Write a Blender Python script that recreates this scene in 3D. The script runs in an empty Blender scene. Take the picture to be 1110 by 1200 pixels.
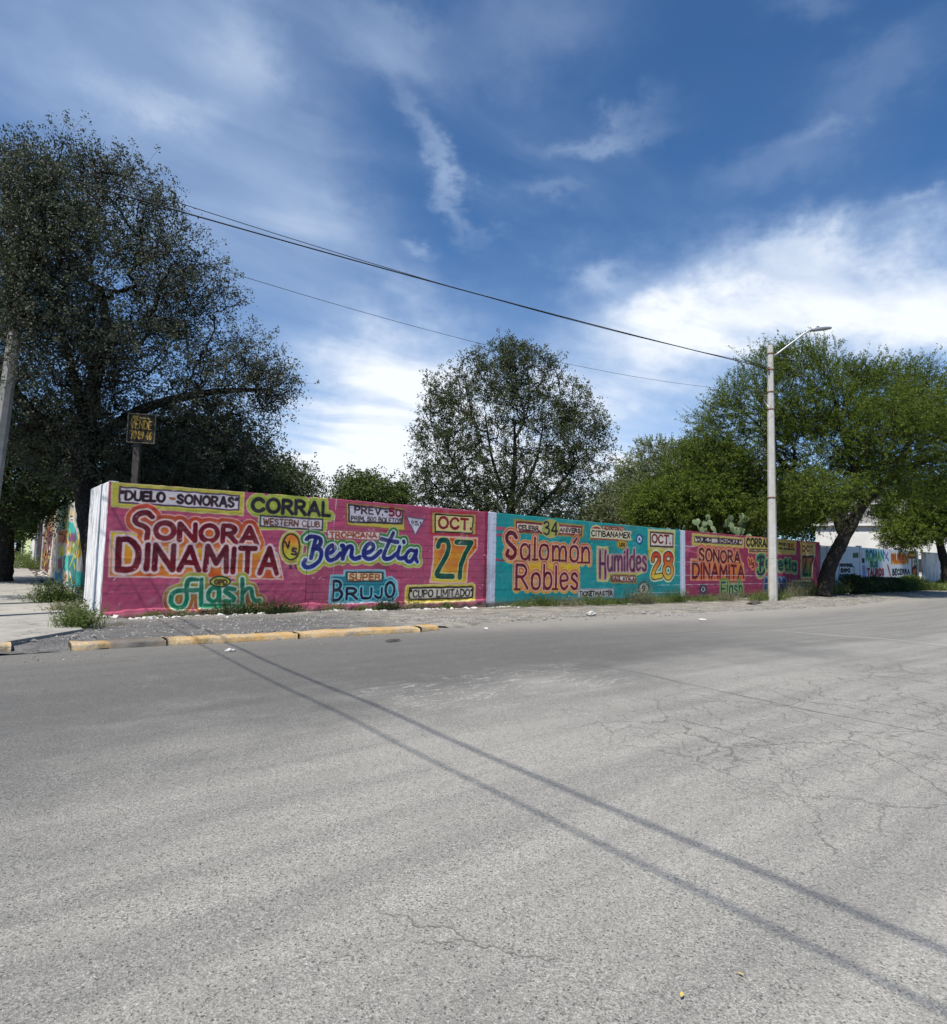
import bpy, bmesh, math, random, json
import numpy as np
from mathutils import Matrix, Vector
R = math.radians
scene = bpy.context.scene
# ------------------------------------------------------------------ camera
PITCH, ROLL, FPX, EYE = R(4.17), R(1.4), 727.0, 1.6
_f = Vector((0, math.cos(PITCH), math.sin(PITCH)))
_u0 = Vector((0, -math.sin(PITCH), math.cos(PITCH)))
_r0 = Vector((1, 0, 0))
_r = math.cos(ROLL) * _r0 + math.sin(ROLL) * _u0
_u = math.cos(ROLL) * _u0 - math.sin(ROLL) * _r0
cam_data = bpy.data.cameras.new("camera")
cam = bpy.data.objects.new("camera", cam_data)
bpy.context.collection.objects.link(cam)
m = Matrix((( _r.x, _u.x, -_f.x, 0), (_r.y, _u.y, -_f.y, 0), (_r.z, _u.z, -_f.z, EYE), (0, 0, 0, 1)))
cam.matrix_world = m
cam_data.sensor_fit = 'HORIZONTAL'
cam_data.sensor_width = 36
cam_data.lens = FPX / 1110 * 36
cam_data.clip_start = 0.05
cam_data.clip_end = 3000
scene.camera = cam
# ------------------------------------------------------------------ light
SUN_EL, SUN_AZ = R(60), R(214)          # azimuth clockwise from +Y
SKY_STRENGTH, EXPOSURE = 0.078, 0.45
scene.view_settings.view_transform = 'Standard'
scene.view_settings.look = 'None'
scene.view_settings.exposure = EXPOSURE
scene.view_settings.gamma = 1
scene.view_settings.use_curve_mapping = False
scene.render.engine = 'CYCLES'
scene.cycles.adaptive_threshold = 0.02
scene.cycles.max_bounces = 6
scene.cycles.diffuse_bounces = 3
scene.cycles.glossy_bounces = 2
scene.cycles.transmission_bounces = 3
sun_data = bpy.data.lights.new("sun", 'SUN')
sun_data.energy = 4.9
sun_data.angle = R(0.53)
sun_data.color = (1.0, 0.945, 0.865)
sun = bpy.data.objects.new("sun", sun_data)
bpy.context.collection.objects.link(sun)
sd = Vector((math.cos(SUN_EL) * math.sin(SUN_AZ), math.cos(SUN_EL) * math.cos(SUN_AZ), math.sin(SUN_EL)))
sun.rotation_euler = sd.to_track_quat('Z', 'Y').to_euler()
sun.location = (0, 0, 40)


class NT:
    """Small helper that wires shader nodes from expressions."""
    def __init__(s, tree):
        s.t = tree; s.n = tree.nodes; s.l = tree.links
    def node(s, typ, **kw):
        nd = s.n.new(typ)
        for k, v in kw.items(): setattr(nd, k, v)
        return nd
    def put(s, sock, v):
        if hasattr(v, 'node'): s.l.new(v, sock)
        elif v is not None:
            if isinstance(v, (tuple, list)) and len(v) == 3 and sock.type == 'RGBA': v = (*v, 1)
            sock.default_value = v
    def m(s, op, a, b=None, c=None, clamp=False):
        nd = s.node('ShaderNodeMath', operation=op); nd.use_clamp = clamp
        s.put(nd.inputs[0], a)
        if b is not None: s.put(nd.inputs[1], b)
        if c is not None: s.put(nd.inputs[2], c)
        return nd.outputs[0]
    def add(s, a, b): return s.m('ADD', a, b)
    def sub(s, a, b): return s.m('SUBTRACT', a, b)
    def mul(s, a, b): return s.m('MULTIPLY', a, b)
    def v(s, op, a, b=None, scale=None):
        nd = s.node('ShaderNodeVectorMath', operation=op)
        s.put(nd.inputs[0], a)
        if b is not None: s.put(nd.inputs[1], b)
        if scale is not None: s.put(nd.inputs[3], scale)
        return nd.outputs['Value'] if op in ('DOT_PRODUCT', 'LENGTH', 'DISTANCE') else nd.outputs[0]
    def ramp(s, x, lo, hi, a=0.0, b=1.0, smooth=True):
        nd = s.node('ShaderNodeMapRange'); nd.interpolation_type = 'SMOOTHSTEP' if smooth else 'LINEAR'
        nd.clamp = True
        s.put(nd.inputs[0], x)
        for i, q in zip((1, 2, 3, 4), (lo, hi, a, b)): s.put(nd.inputs[i], q)
        return nd.outputs[0]
    def noise(s, vec, scale, detail=4, rough=.55, dist=0.0, out=0):
        nd = s.node('ShaderNodeTexNoise'); s.put(nd.inputs['Vector'], vec)
        nd.inputs['Scale'].default_value = scale; nd.inputs['Detail'].default_value = detail
        nd.inputs['Roughness'].default_value = rough; nd.inputs['Distortion'].default_value = dist
        return nd.outputs[out]
    def voro(s, vec, scale, feature='F1', rnd=1.0, out='Distance'):
        nd = s.node('ShaderNodeTexVoronoi', feature=feature); s.put(nd.inputs['Vector'], vec)
        nd.inputs['Scale'].default_value = scale; nd.inputs['Randomness'].default_value = rnd
        return nd.outputs[out]
    def mix(s, f, a, b, mode='MIX'):
        nd = s.node('ShaderNodeMix', data_type='RGBA', blend_type=mode)
        s.put(nd.inputs[0], f); s.put(nd.inputs[6], a); s.put(nd.inputs[7], b)
        return nd.outputs[2]
    def xyz(s, vec):
        nd = s.node('ShaderNodeSeparateXYZ'); s.put(nd.inputs[0], vec); return nd.outputs
    def cxyz(s, x, y, z):
        nd = s.node('ShaderNodeCombineXYZ')
        for i, q in enumerate((x, y, z)): s.put(nd.inputs[i], q)
        return nd.outputs[0]


# ------------------------------------------------------------------ sky
world = bpy.data.worlds.new("World")
scene.world = world
world.use_nodes = True
W = NT(world.node_tree)
bg = world.node_tree.nodes['Background']
sky = W.node('ShaderNodeTexSky', sky_type='NISHITA')
sky.sun_disc = False
sky.sun_elevation = SUN_EL
sky.sun_rotation = SUN_AZ
sky.altitude = 1800
sky.air_density = 1.15
sky.dust_density = 0.6
sky.ozone_density = 2.2
gd = W.v('NORMALIZE', W.node('ShaderNodeTexCoord').outputs['Generated'])
dx, dy, dz = W.xyz(gd)[:3]
el = W.m('ARCSINE', dz)
azi = W.m('ARCTAN2', dx, dy)
# cirrus sheet seen on a plane high above
inv = W.m('DIVIDE', 1.0, W.add(W.m('MAXIMUM', dz, 0.0), 0.10))
pl = W.cxyz(W.mul(dx, inv), W.mul(dy, inv), 0.0)
rot = W.node('ShaderNodeVectorRotate', rotation_type='Z_AXIS'); W.put(rot.inputs['Vector'], pl); rot.inputs['Angle'].default_value = R(-38)
st = W.v('MULTIPLY', rot.outputs[0], (0.6, 1.05, 1.0))
warp = W.v('SCALE', W.v('SUBTRACT', W.noise(st, 1.3, 3, .5, out=1), (.5, .5, .5)), scale=0.9)
stw = W.v('ADD', st, warp)
n_big = W.noise(stw, .9, 4, .5)
n_fine = W.noise(W.v('MULTIPLY', stw, (1.0, 1.5, 1.0)), 2.4, 5, .52)
ws = W.v('SUBTRACT', W.noise(W.v('MULTIPLY', gd, (1, 1, 2)), 5.0, 5, .6, out=1), (.5, .5, .5))
wsx, wsy, _ = W.xyz(ws)[:3]
wf = W.v('SUBTRACT', W.noise(gd, 17.0, 5, .65, out=1), (.5, .5, .5))
wfx, wfy, _ = W.xyz(wf)[:3]
AZW = W.add(azi, W.add(W.mul(wsx, .22), W.mul(wfx, .07)))
ELW = W.add(el, W.add(W.mul(wsy, .16), W.mul(wfy, .06)))


def pix_dir(px, py):
    d = _f * FPX + _r * (px - 555) - _u * (py - 600)
    d.normalize()
    return math.atan2(d.x, d.y), math.asin(d.z)


def blob(p0, p1, w, amp, soft=1.0):
    """soft cloud bank between two sky directions (given where the photo shows them), w = half width"""
    a0, e0 = pix_dir(*p0); a1, e1 = pix_dir(*p1)
    ca, ce = (a0 + a1) / 2, (e0 + e1) / 2
    L = math.hypot(a1 - a0, e1 - e0) / 2 + w * .4
    th = math.atan2(e1 - e0, a1 - a0)
    ua = W.sub(AZW, ca); ue = W.sub(ELW, ce)
    c, s_ = math.cos(th), math.sin(th)
    x = W.mul(W.add(W.mul(ua, c), W.mul(ue, s_)), 1 / L)
    y = W.mul(W.sub(W.mul(ue, c), W.mul(ua, s_)), 1 / w)
    r2 = W.add(W.mul(x, x), W.mul(y, y))
    return W.mul(W.m('EXPONENT', W.mul(r2, -soft)), amp)


banks = [((770, 350), (1110, 335), .066, .88), ((880, 300), (1010, 292), .030, .35), ((700, 385), (900, 395), .050, .75), ((1000, 400), (1200, 390), .05, .5),
         ((380, 440), (520, 410), .085, .85), ((560, 455), (860, 440), .055, .65), ((540, 550), (850, 540), .07, .62), ((300, 560), (560, 510), .11, .85),
         ((240, 600), (760, 610), .07, .60), ((1060, 330), (1300, 380), .07, .6), ((20, 20), (300, 110), .20, .36), ((230, 330), (420, 320), .12, .20),
         ((665, 322), (722, 318), .018, .26), ((496, 300), (526, 303), .014, .22), ((560, 60), (700, 30), .05, .16), ((820, 210), (1000, 170), .03, .16), ((950, 120), (1090, 60), .03, .14),
         ((485, 130), (572, 265), .016, .30), ((390, 20), (520, 80), .035, .24), ((245, 20), (290, 90), .05, .20), ((120, 90), (235, 125), .022, .22),
         ((640, 178), (750, 135), .016, .20), ((930, 160), (1000, 140), .014, .18), ((1060, 252), (1130, 240), .010, .24),
         ((610, 232), (680, 240), .014, .14), ((420, 280), (330, 200), .07, .18), ((900, 20), (980, 10), .016, .14)]
acc = None
for b in banks:
    q = blob(*b)
    acc = q if acc is None else W.add(acc, q)
tex = W.add(W.mul(W.ramp(n_big, .25, .75), .5), W.mul(W.ramp(n_fine, .2, .8), .5))
dens = W.mul(acc, W.add(W.mul(tex, .95), .38))
veil = W.mul(W.mul(W.ramp(n_big, .42, .8), W.ramp(n_fine, .35, .8)), .24)
low = W.mul(W.ramp(el, .0, .50, 1, 0), .22)
dens = W.add(dens, W.add(veil, low))
cover = W.m('MINIMUM', W.m('MAXIMUM', dens, 0.0), .97)
cloud_col = W.mix(W.ramp(cover, .3, .95), (6.8, 8.2, 10.2), (9.3, 9.8, 10.5))
skyc = W.mix(1.0, sky.outputs[0], (0.57, 0.95, 1.26), 'MULTIPLY')
W.put(bg.inputs[0], W.mix(cover, skyc, cloud_col))
bg.inputs[1].default_value = SKY_STRENGTH

# ------------------------------------------------------------------ frames and helpers
C = scene.collection
AZW_ = R(52.0)
WU = np.array([math.sin(AZW_), math.cos(AZW_), 0.0])
WN = np.array([math.cos(AZW_), -math.sin(AZW_), 0.0])
C0 = np.array([-8.294, 14.041, 0.0])
ROTW = R(90 - 52.0)
AZS = R(-37.4)
SU = np.array([math.sin(AZS), math.cos(AZS), 0.0])
SV = np.array([-math.cos(AZS), math.sin(AZS), 0.0])      # towards the side street
S0 = np.array([-10.970, 17.824, 0.0])


def wp(s, n, z=0.0): return C0 + WU * s + WN * n + np.array([0, 0, z])
def sp(u, v, z=0.0): return S0 + SU * u + SV * v + np.array([0, 0, z])
def sstep(a, b, x):
    t = np.clip((x - a) / (b - a), 0, 1); return t * t * (3 - 2 * t)
def gz(x, y):
    """height of the street surface"""
    s = (x - C0[0]) * WU[0] + (y - C0[1]) * WU[1]
    u = (x - S0[0]) * SU[0] + (y - S0[1]) * SU[1]
    return -.17 * sstep(4, 21, s) + .22 * sstep(24, 42, s) + .012 * np.clip(u - 6, 0, 80) * sstep(2, -6, s)
def pxp(px, py, D):
    d = _f * FPX + _r * (px - 555) - _u * (py - 600)
    return np.array([d.x * D / d.y, D, EYE + d.z * D / d.y])


def link(name, me, parent=None, mat=None, loc=None):
    o = bpy.data.objects.new(name, me)
    C.objects.link(o)
    if parent is not None: o.parent = parent
    if loc is not None: o.location = loc
    if mat is not None and me is not None: me.materials.append(mat)
    return o
def tag(o, label=None, cat=None, group=None, kind=None):
    for k, v in (('label', label), ('category', cat), ('group', group), ('kind', kind)):
        if v: o[k] = v
    return o
def empty(name, loc, rz=0.0):
    o = bpy.data.objects.new(name, None); C.objects.link(o)
    o.location = [float(q) for q in loc]; o.rotation_euler = (0, 0, rz); o.empty_display_size = .3
    return o
def mesh_np(name, V, F, smooth=False):
    """V (n,3); F (m,k) all faces with k corners, or a list of such arrays"""
    Fs = F if isinstance(F, list) else [F]
    me = bpy.data.meshes.new(name)
    V = np.ascontiguousarray(V, dtype=np.float32)
    me.vertices.add(len(V)); me.vertices.foreach_set('co', V.ravel())
    loops = np.concatenate([f.ravel() for f in Fs]).astype(np.int32)
    tot = np.concatenate([np.full(len(f), f.shape[1], np.int32) for f in Fs])
    st_ = np.concatenate([[0], np.cumsum(tot)[:-1]]).astype(np.int32)
    me.loops.add(len(loops)); me.loops.foreach_set('vertex_index', loops)
    me.polygons.add(len(tot)); me.polygons.foreach_set('loop_start', st_)
    me.polygons.foreach_set('loop_total', tot)
    me.polygons.foreach_set('use_smooth', np.full(len(tot), bool(smooth)))
    me.update(calc_edges=True)
    return me
def box_me(name, x0, x1, y0, y1, z0, z1, bev=0.0):
    bm = bmesh.new(); bmesh.ops.create_cube(bm, size=1)
    for v in bm.verts:
        v.co = ((x0 + x1) / 2 + v.co.x * (x1 - x0), (y0 + y1) / 2 + v.co.y * (y1 - y0), (z0 + z1) / 2 + v.co.z * (z1 - z0))
    if bev: bmesh.ops.bevel(bm, geom=bm.edges[:], offset=bev, segments=2, affect='EDGES')
    me = bpy.data.meshes.new(name); bm.to_mesh(me); bm.free()
    return me
def grid_me(name, xs, ys, fn, smooth=True):
    X, Y = np.meshgrid(xs, ys, indexing='ij')
    P = fn(X, Y)
    nx, ny = X.shape
    I = np.arange(nx * ny).reshape(nx, ny)
    F = np.stack([I[:-1, :-1], I[1:, :-1], I[1:, 1:], I[:-1, 1:]], -1).reshape(-1, 4)
    return mesh_np(name, P.reshape(-1, 3), F, smooth)
def vnoise(x, y, seed=0):
    """cheap smooth value noise in -1..1 for arrays"""
    r = np.random.RandomState(seed).rand(64, 64) * 2 - 1
    xi = np.floor(x).astype(int); yi = np.floor(y).astype(int)
    fx = x - xi; fy = y - yi; fx = fx * fx * (3 - 2 * fx); fy = fy * fy * (3 - 2 * fy)
    g = lambda a, b: r[a % 64, b % 64]
    return (g(xi, yi) * (1 - fx) + g(xi + 1, yi) * fx) * (1 - fy) + (g(xi, yi + 1) * (1 - fx) + g(xi + 1, yi + 1) * fx) * fy
def tube_np(P, r, sides=8, cap=True):
    """one tube along P (n,3) with radii r (n)"""
    P = np.asarray(P, float); n = len(P); r = np.broadcast_to(r, n)
    T = np.gradient(P, axis=0); T /= np.linalg.norm(T, axis=1)[:, None] + 1e-9
    ref = np.array([0, 0, 1.0]) if abs(T[0, 2]) < .9 else np.array([1.0, 0, 0])
    A = np.cross(T, ref); A /= np.linalg.norm(A, axis=1)[:, None] + 1e-9
    B = np.cross(T, A)
    a = np.arange(sides) * 2 * math.pi / sides
    V = P[:, None] + (A[:, None] * np.cos(a)[None, :, None] + B[:, None] * np.sin(a)[None, :, None]) * r[:, None, None]
    I = np.arange(n * sides).reshape(n, sides)
    F = np.stack([I[:-1], I[1:], np.roll(I[1:], -1, 1), np.roll(I[:-1], -1, 1)], -1).reshape(-1, 4)
    return V.reshape(-1, 3), F
def join_np(parts):
    V = []; F = []; o = 0
    for v, f in parts:
        V.append(v); F.append(f + o); o += len(v)
    return np.concatenate(V), np.concatenate(F)
def tube_me(name, P, r, sides=8):
    V, F = tube_np(P, r, sides)
    n = len(P); caps = [np.arange(sides)[None, ::-1], (np.arange(sides) + (n - 1) * sides)[None]]
    return mesh_np(name, V, [F] + caps, True)


# ------------------------------------------------------------------ materials
def mat(name, rough=.85, spec=.3):
    mt = bpy.data.materials.new(name); mt.use_nodes = True
    N = NT(mt.node_tree); b = mt.node_tree.nodes['Principled BSDF']
    b.inputs['Roughness'].default_value = rough
    b.inputs['Specular IOR Level'].default_value = spec
    N.pos = N.node('ShaderNodeNewGeometry').outputs['Position']
    N.b = b; N.out = mt.node_tree.nodes['Material Output']
    return mt, N
def bump(N, h, strength=.5, dist=.01):
    bp = N.node('ShaderNodeBump'); N.put(bp.inputs['Height'], h)
    bp.inputs['Strength'].default_value = strength; bp.inputs['Distance'].default_value = dist
    N.put(N.b.inputs['Normal'], bp.outputs[0])
def simple(name, col, col2=None, scale=8, rough=.85, bs=.3, bd=.005, spec=.3, metal=0.0):
    mt, N = mat(name, rough, spec)
    n = N.noise(N.pos, scale, 6, .6)
    N.put(N.b.inputs['Base Color'], N.mix(N.ramp(n, .3, .7), col, col2 or tuple(c * .75 for c in col)))
    N.b.inputs['Metallic'].default_value = metal
    if bs: bump(N, N.noise(N.pos, scale * 8, 4, .6), bs, bd)
    return mt
# ------------------------------------------------------------------ ground materials
def sn_coords(N):
    p = N.v('SUBTRACT', N.pos, tuple(C0))
    return N.v('DOT_PRODUCT', p, tuple(WU)), N.v('DOT_PRODUCT', p, tuple(WN))


def asphalt_mat():
    mt, N = mat('asphalt', .82, .35)
    s, n = sn_coords(N)
    P = N.pos
    big = N.noise(P, .35, 5, .6)
    mid = N.noise(P, 2.2, 6, .65)
    streak = N.noise(N.cxyz(N.mul(s, .18), N.mul(n, 2.6), 0), 1.0, 6, .6)
    wear = N.ramp(N.add(n, N.mul(N.sub(big, .5), 6.0)), 8.8, 12.2)
    wear = N.m('MAXIMUM', wear, N.mul(N.ramp(N.add(s, N.mul(big, 6)), 9, 20), .6))
    wear = N.mul(wear, N.ramp(N.add(s, N.mul(N.sub(mid, .5), 5)), -5.0, 1.0, .55, 1))
    far = N.ramp(n, 9.5, 5.0, 0, 1)
    base = N.mix(wear, (.122, .119, .109), (.350, .337, .298))
    base = N.mix(N.mul(far, .35), base, (.21, .20, .175))
    base = N.mix(N.ramp(streak, .35, .68, 0, .38), base, (.085, .084, .082))
    base = N.mix(N.ramp(mid, .5, .8, 0, .30), base, (.27, .262, .245))
    # aggregate
    P0_ = P; P = N.v('ADD', P, N.v('SCALE', N.v('SUBTRACT', N.noise(P, 55, 3, .7, out=1), (.5, .5, .5)), scale=.030))
    st = N.voro(P, 88, out='Color'); sx = N.xyz(st)[0]
    d1 = N.voro(P, 88)
    light = N.mul(N.ramp(sx, .62, .95), N.ramp(d1, .55, .25))
    base = N.mix(N.mul(light, N.add(N.mul(wear, .45), .28)), base, (.46, .45, .43))
    st2 = N.xyz(N.voro(N.v('ADD', P, (3.3, 1.7, 0)), 66, out='Color'))[1]
    d2 = N.voro(N.v('ADD', P, (3.3, 1.7, 0)), 66)
    pit = N.mul(N.ramp(st2, .72, .86), N.ramp(d2, .42, .22))
    base = N.mix(N.mul(pit, .72), base, (.035, .035, .036))
    P = P0_
    st3 = N.xyz(N.voro(N.v('ADD', P, (7.1, 4.7, 0)), 130, out='Color'))[0]
    base = N.mix(N.mul(N.ramp(st3, .0, 1.0), .30), base, (.05, .05, .05))
    gr = N.noise(P, 190, 3, .7)
    cellA = N.xyz(N.voro(N.v('MULTIPLY', P, (1, 1.0, 1)), 135, out='Color'))[0]
    cellB = N.xyz(N.voro(N.v('ADD', P, (1.3, 5.1, 0)), 215, out='Color'))[1]
    grit = N.add(N.mul(N.ramp(cellA, .0, 1.0, -.5, .5, False), 1.0), N.mul(N.ramp(cellB, 0, 1, -.5, .5, False), .8))
    amp = N.add(.40, N.mul(N.ramp(mid, .3, .7), .32))
    k_ = N.add(1.0, N.mul(grit, amp))
    base = N.mix(1.0, base, N.cxyz(k_, k_, k_), 'MULTIPLY')
    base = N.mix(N.ramp(gr, .3, .7, 0, .30), base, (.07, .07, .068))
    # cracks
    wv = N.v('SCALE', N.v('SUBTRACT', N.noise(P, 1.6, 5, .65, out=1), (.5, .5, .5)), scale=.45)
    wv2 = N.v('SCALE', N.v('SUBTRACT', N.noise(P, 9, 4, .7, out=1), (.5, .5, .5)), scale=.05)
    Pw = N.v('ADD', N.v('ADD', P, wv), wv2)
    e1 = N.voro(Pw, .95, 'DISTANCE_TO_EDGE')
    e2 = N.voro(N.v('ADD', Pw, (11, 3, 0)), 3.1, 'DISTANCE_TO_EDGE')
    zone = N.mul(N.ramp(N.add(s, N.mul(N.sub(big, .5), 3)), 1.2, 3.0), N.ramp(n, 10.6, 12.6))
    zone2 = N.mul(zone, N.ramp(N.noise(P, .8, 3, .6), .30, .46))
    c1 = N.mul(N.ramp(e1, .010, .003), N.mul(zone, .75))
    c2 = N.mul(N.mul(N.ramp(e2, .020, .004), zone2), .60)
    low = N.mul(N.ramp(N.noise(P, .6, 2, .5), .5, .58), N.ramp(n, 12, 14))
    c3 = N.mul(N.mul(N.ramp(N.voro(N.v('ADD', Pw, (5, 9, 0)), .6, 'DISTANCE_TO_EDGE'), .005, .0015), low), .65)
    crack = N.m('MAXIMUM', N.m('MAXIMUM', c1, c2), c3)
    # paving joints that run across the road
    wob = N.mul(N.sub(N.noise(P, 1.1, 5, .6), .5), .22)
    j1 = N.mul(N.ramp(N.m('ABSOLUTE', N.add(N.sub(s, 5.25), wob)), .030, .012), N.ramp(n, 9.2, 9.9))
    j2 = N.mul(N.ramp(N.m('ABSOLUTE', N.add(N.sub(s, N.add(11.9, N.mul(n, .27))), N.mul(wob, 1.6))), .075, .02), N.ramp(n, 7.6, 9.5))
    j3 = N.mul(N.ramp(N.m('ABSOLUTE', N.add(N.sub(n, 5.75), wob)), .028, .010), N.ramp(s, 9, 5, 0, .8))
    base = N.mix(N.mul(j2, .75), base, (.42, .40, .36))
    base = N.mix(N.mul(j1, N.ramp(mid, .35, .6, .35, .8)), base, (.06, .06, .06))
    crack = N.m('MAXIMUM', crack, N.mul(j3, .8))
    # chalky scrapes left by low trucks on the crest of the crossing
    sc_v = N.cxyz(N.add(s, N.mul(n, .55)), N.mul(n, 3.4), 0)
    rid = N.m('ABSOLUTE', N.sub(N.noise(sc_v, 1.15, 4, .60, .9), .5))
    sc = N.mul(N.ramp(rid, .010, .002), N.mul(N.ramp(N.m('ABSOLUTE', N.sub(n, 10.2)), 1.25, .2), N.ramp(N.m('ABSOLUTE', N.sub(s, 3.2)), 2.6, 1.0)))
    base = N.mix(N.mul(sc, N.ramp(mid, .35, .6, .3, .8)), base, (.55, .53, .48))
    # dust that collects beside the wall
    dust = N.mul(N.ramp(N.add(n, N.mul(N.sub(mid, .5), 2.0)), 6.6, 4.6), N.ramp(s, 3, 9, .25, 1))
    base = N.mix(N.mul(dust, .55), base, (.30, .28, .245))
    # oil spots
    od = N.voro(N.v('ADD', P, (2.4, .9, 0)), 1.15); oc = N.xyz(N.voro(N.v('ADD', P, (2.4, .9, 0)), 1.15, out='Color'))[2]
    oil = N.mul(N.ramp(N.add(od, N.mul(mid, .04)), .085, .05), N.ramp(oc, .70, .72))
    base = N.mix(N.mul(oil, .6), base, (.045, .044, .043))
    base = N.mix(crack, base, (.10, .096, .085))
    N.put(N.b.inputs['Base Color'], base)
    h = N.add(N.add(N.mul(gr, .3), N.mul(N.ramp(d1, .1, .6), -.5)), N.add(N.mul(pit, -1.2), N.mul(crack, -2.5)))
    bump(N, h, .65, .006)
    return mt


def dirt_mat(name, a, b, grav, dark_kerb=False):
    mt, N = mat(name, .95, .15)
    s, n = sn_coords(N)
    mid = N.noise(N.pos, 1.7, 7, .65)
    fine = N.noise(N.pos, 26, 5, .7)
    base = N.mix(N.ramp(mid, .35, .65), a, b)
    vc = N.xyz(N.voro(N.pos, 34, out='Color'))[0]; vd = N.voro(N.pos, 34)
    base = N.mix(N.mul(N.mul(N.ramp(vc, .55, .9), N.ramp(vd, .5, .3)), .7), base, grav)
    base = N.mix(N.ramp(fine, .4, .7, 0, .35), base, tuple(c * .45 for c in a))
    if dark_kerb:
        str_ = N.noise(N.cxyz(N.mul(s, .5), N.mul(n, 3.5), 0), 1.6, 6, .65)
        base = N.mix(N.ramp(str_, .46, .62, 0, .65), base, (.105, .10, .088))
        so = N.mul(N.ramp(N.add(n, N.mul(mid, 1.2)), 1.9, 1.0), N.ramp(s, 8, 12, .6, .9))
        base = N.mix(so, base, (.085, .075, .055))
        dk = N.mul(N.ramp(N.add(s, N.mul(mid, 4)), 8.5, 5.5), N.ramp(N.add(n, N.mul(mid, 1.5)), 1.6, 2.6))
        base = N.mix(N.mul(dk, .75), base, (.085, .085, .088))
        ch = N.mul(N.ramp(N.add(n, N.mul(mid, 1.6)), 1.5, 1.0), N.ramp(N.add(fine, N.mul(N.noise(N.pos, 1.3, 3, .5), .5)), .72, .80))
        base = N.mix(N.mul(ch, .8), base, (.60, .58, .55))
    N.put(N.b.inputs['Base Color'], base)
    bump(N, N.add(N.mul(fine, .8), N.mul(vd, -.6)), .9, .02)
    return mt


def concrete_mat(name, a, b, sc=3.0):
    mt, N = mat(name, .9, .2)
    mid = N.noise(N.pos, sc, 7, .65); fine = N.noise(N.pos, 60, 4, .7)
    base = N.mix(N.ramp(mid, .3, .7), a, b)
    base = N.mix(N.ramp(fine, .45, .75, 0, .25), base, tuple(c * .5 for c in a))
    e = N.voro(N.v('ADD', N.pos, N.v('SCALE', N.noise(N.pos, 2, 4, .6, out=1), scale=.5)), .55, 'DISTANCE_TO_EDGE')
    base = N.mix(N.ramp(e, .008, .002, 0, .55), base, (.06, .06, .055))
    N.put(N.b.inputs['Base Color'], base)
    bump(N, fine, .4, .006)
    return mt


def kerb_mat():
    mt, N = mat('kerb_paint', .85, .25)
    s, n = sn_coords(N)
    mid = N.noise(N.pos, 3.2, 7, .7); fine = N.noise(N.pos, 22, 5, .7)
    base = N.mix(N.ramp(mid, .35, .65), (.42, .26, .10), (.50, .37, .20))
    chip = N.ramp(N.add(fine, N.mul(mid, .6)), .78, .92)
    base = N.mix(N.mul(chip, .8), base, (.27, .25, .22))
    tar = N.mul(N.ramp(N.add(s, N.mul(mid, .8)), 1.0, .6), N.ramp(N.add(s, N.mul(mid, .8)), -.35, .0))
    base = N.mix(N.mul(tar, .85), base, (.10, .10, .10))
    z = N.xyz(N.pos)[2]
    base = N.mix(N.mul(N.ramp(N.add(z, N.mul(mid, .04)), .06, .015), .6), base, (.20, .17, .13))
    N.put(N.b.inputs['Base Color'], base)
    bump(N, N.add(fine, N.mul(mid, 2)), .7, .02)
    return mt


M = {}
M['asphalt'] = asphalt_mat()
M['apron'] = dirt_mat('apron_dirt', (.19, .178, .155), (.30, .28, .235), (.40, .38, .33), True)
M['lot'] = dirt_mat('lot_soil', (.13, .105, .075), (.19, .16, .115), (.24, .22, .18))
M['slab'] = concrete_mat('sidewalk_concrete', (.24, .23, .205), (.34, .325, .29), 1.6)
M['gap'] = dirt_mat('joint_soil', (.07, .065, .05), (.10, .09, .07), (.14, .13, .10))
M['kerb'] = kerb_mat()
M['kerb_grey'] = concrete_mat('kerb_concrete', (.20, .19, .17), (.30, .28, .25), 5)

# ------------------------------------------------------------------ ground sheets
far = grid_me('ground', np.array([-1400, -300, -80, 0, 80, 300, 1400.]), np.array([-1400, -300, -80, 0, 80, 300, 1400.]),
              lambda X, Y: np.stack([X, Y, X * 0 - .6], -1))
tag(link('ground', far, None, M['lot']), kind='structure')


def nonuni(*seg):
    out = []
    for a, b, k in seg: out += list(np.linspace(a, b, k, endpoint=False))
    out.append(seg[-1][1]); return np.array(out)


def road_fn(S_, N_):
    P = C0 + S_[..., None] * WU + N_[..., None] * WN
    z = gz(P[..., 0], P[..., 1]) + .012 * vnoise(S_ * .7, N_ * .7, 3) + .004 * vnoise(S_ * 3, N_ * 3, 4)
    crest = .035 * np.exp(-((N_ - 10.4) / 1.0) ** 2)
    P[..., 2] = z + crest * (np.abs(S_ - 3) < 40)
    return P


rs = nonuni((-140, -20, 12), (-20, 45, 131), (45, 200, 30))
rn = nonuni((-.5, 22, 91), (22, 90, 12))
tag(link('road', grid_me('road', rs, rn, road_fn), None, M['asphalt']), kind='structure')
# asphalt of the side street, left of the corner


def side_fn(U_, V_):
    P = S0 + U_[..., None] * SU + V_[..., None] * SV
    P[..., 2] = gz(P[..., 0], P[..., 1]) + .004
    return P


tag(link('side_road', grid_me('side_road', nonuni((-3, 20, 24), (20, 140, 24)), np.linspace(3.2, 14, 12), side_fn), None, M['asphalt']), kind='structure')


def apron_edge(s):
    return (np.interp(s, [-1.6, -.9, 5.7, 6.4, 7.4, 10.5, 15.5, 21.6, 28, 40, 55, 75], [4.3, 4.28, 4.42, 4.9, 4.35, 3.9, 3.5, 4.2, 4.6, 4.1, 2.6, 1.2])
            + .16 * vnoise(s * 1.3, s * 0 + 2.5, 8) * sstep(6, 8, s) + .06 * vnoise(s * 5.1, s * 0 + .5, 9) * sstep(6, 8, s))


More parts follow.
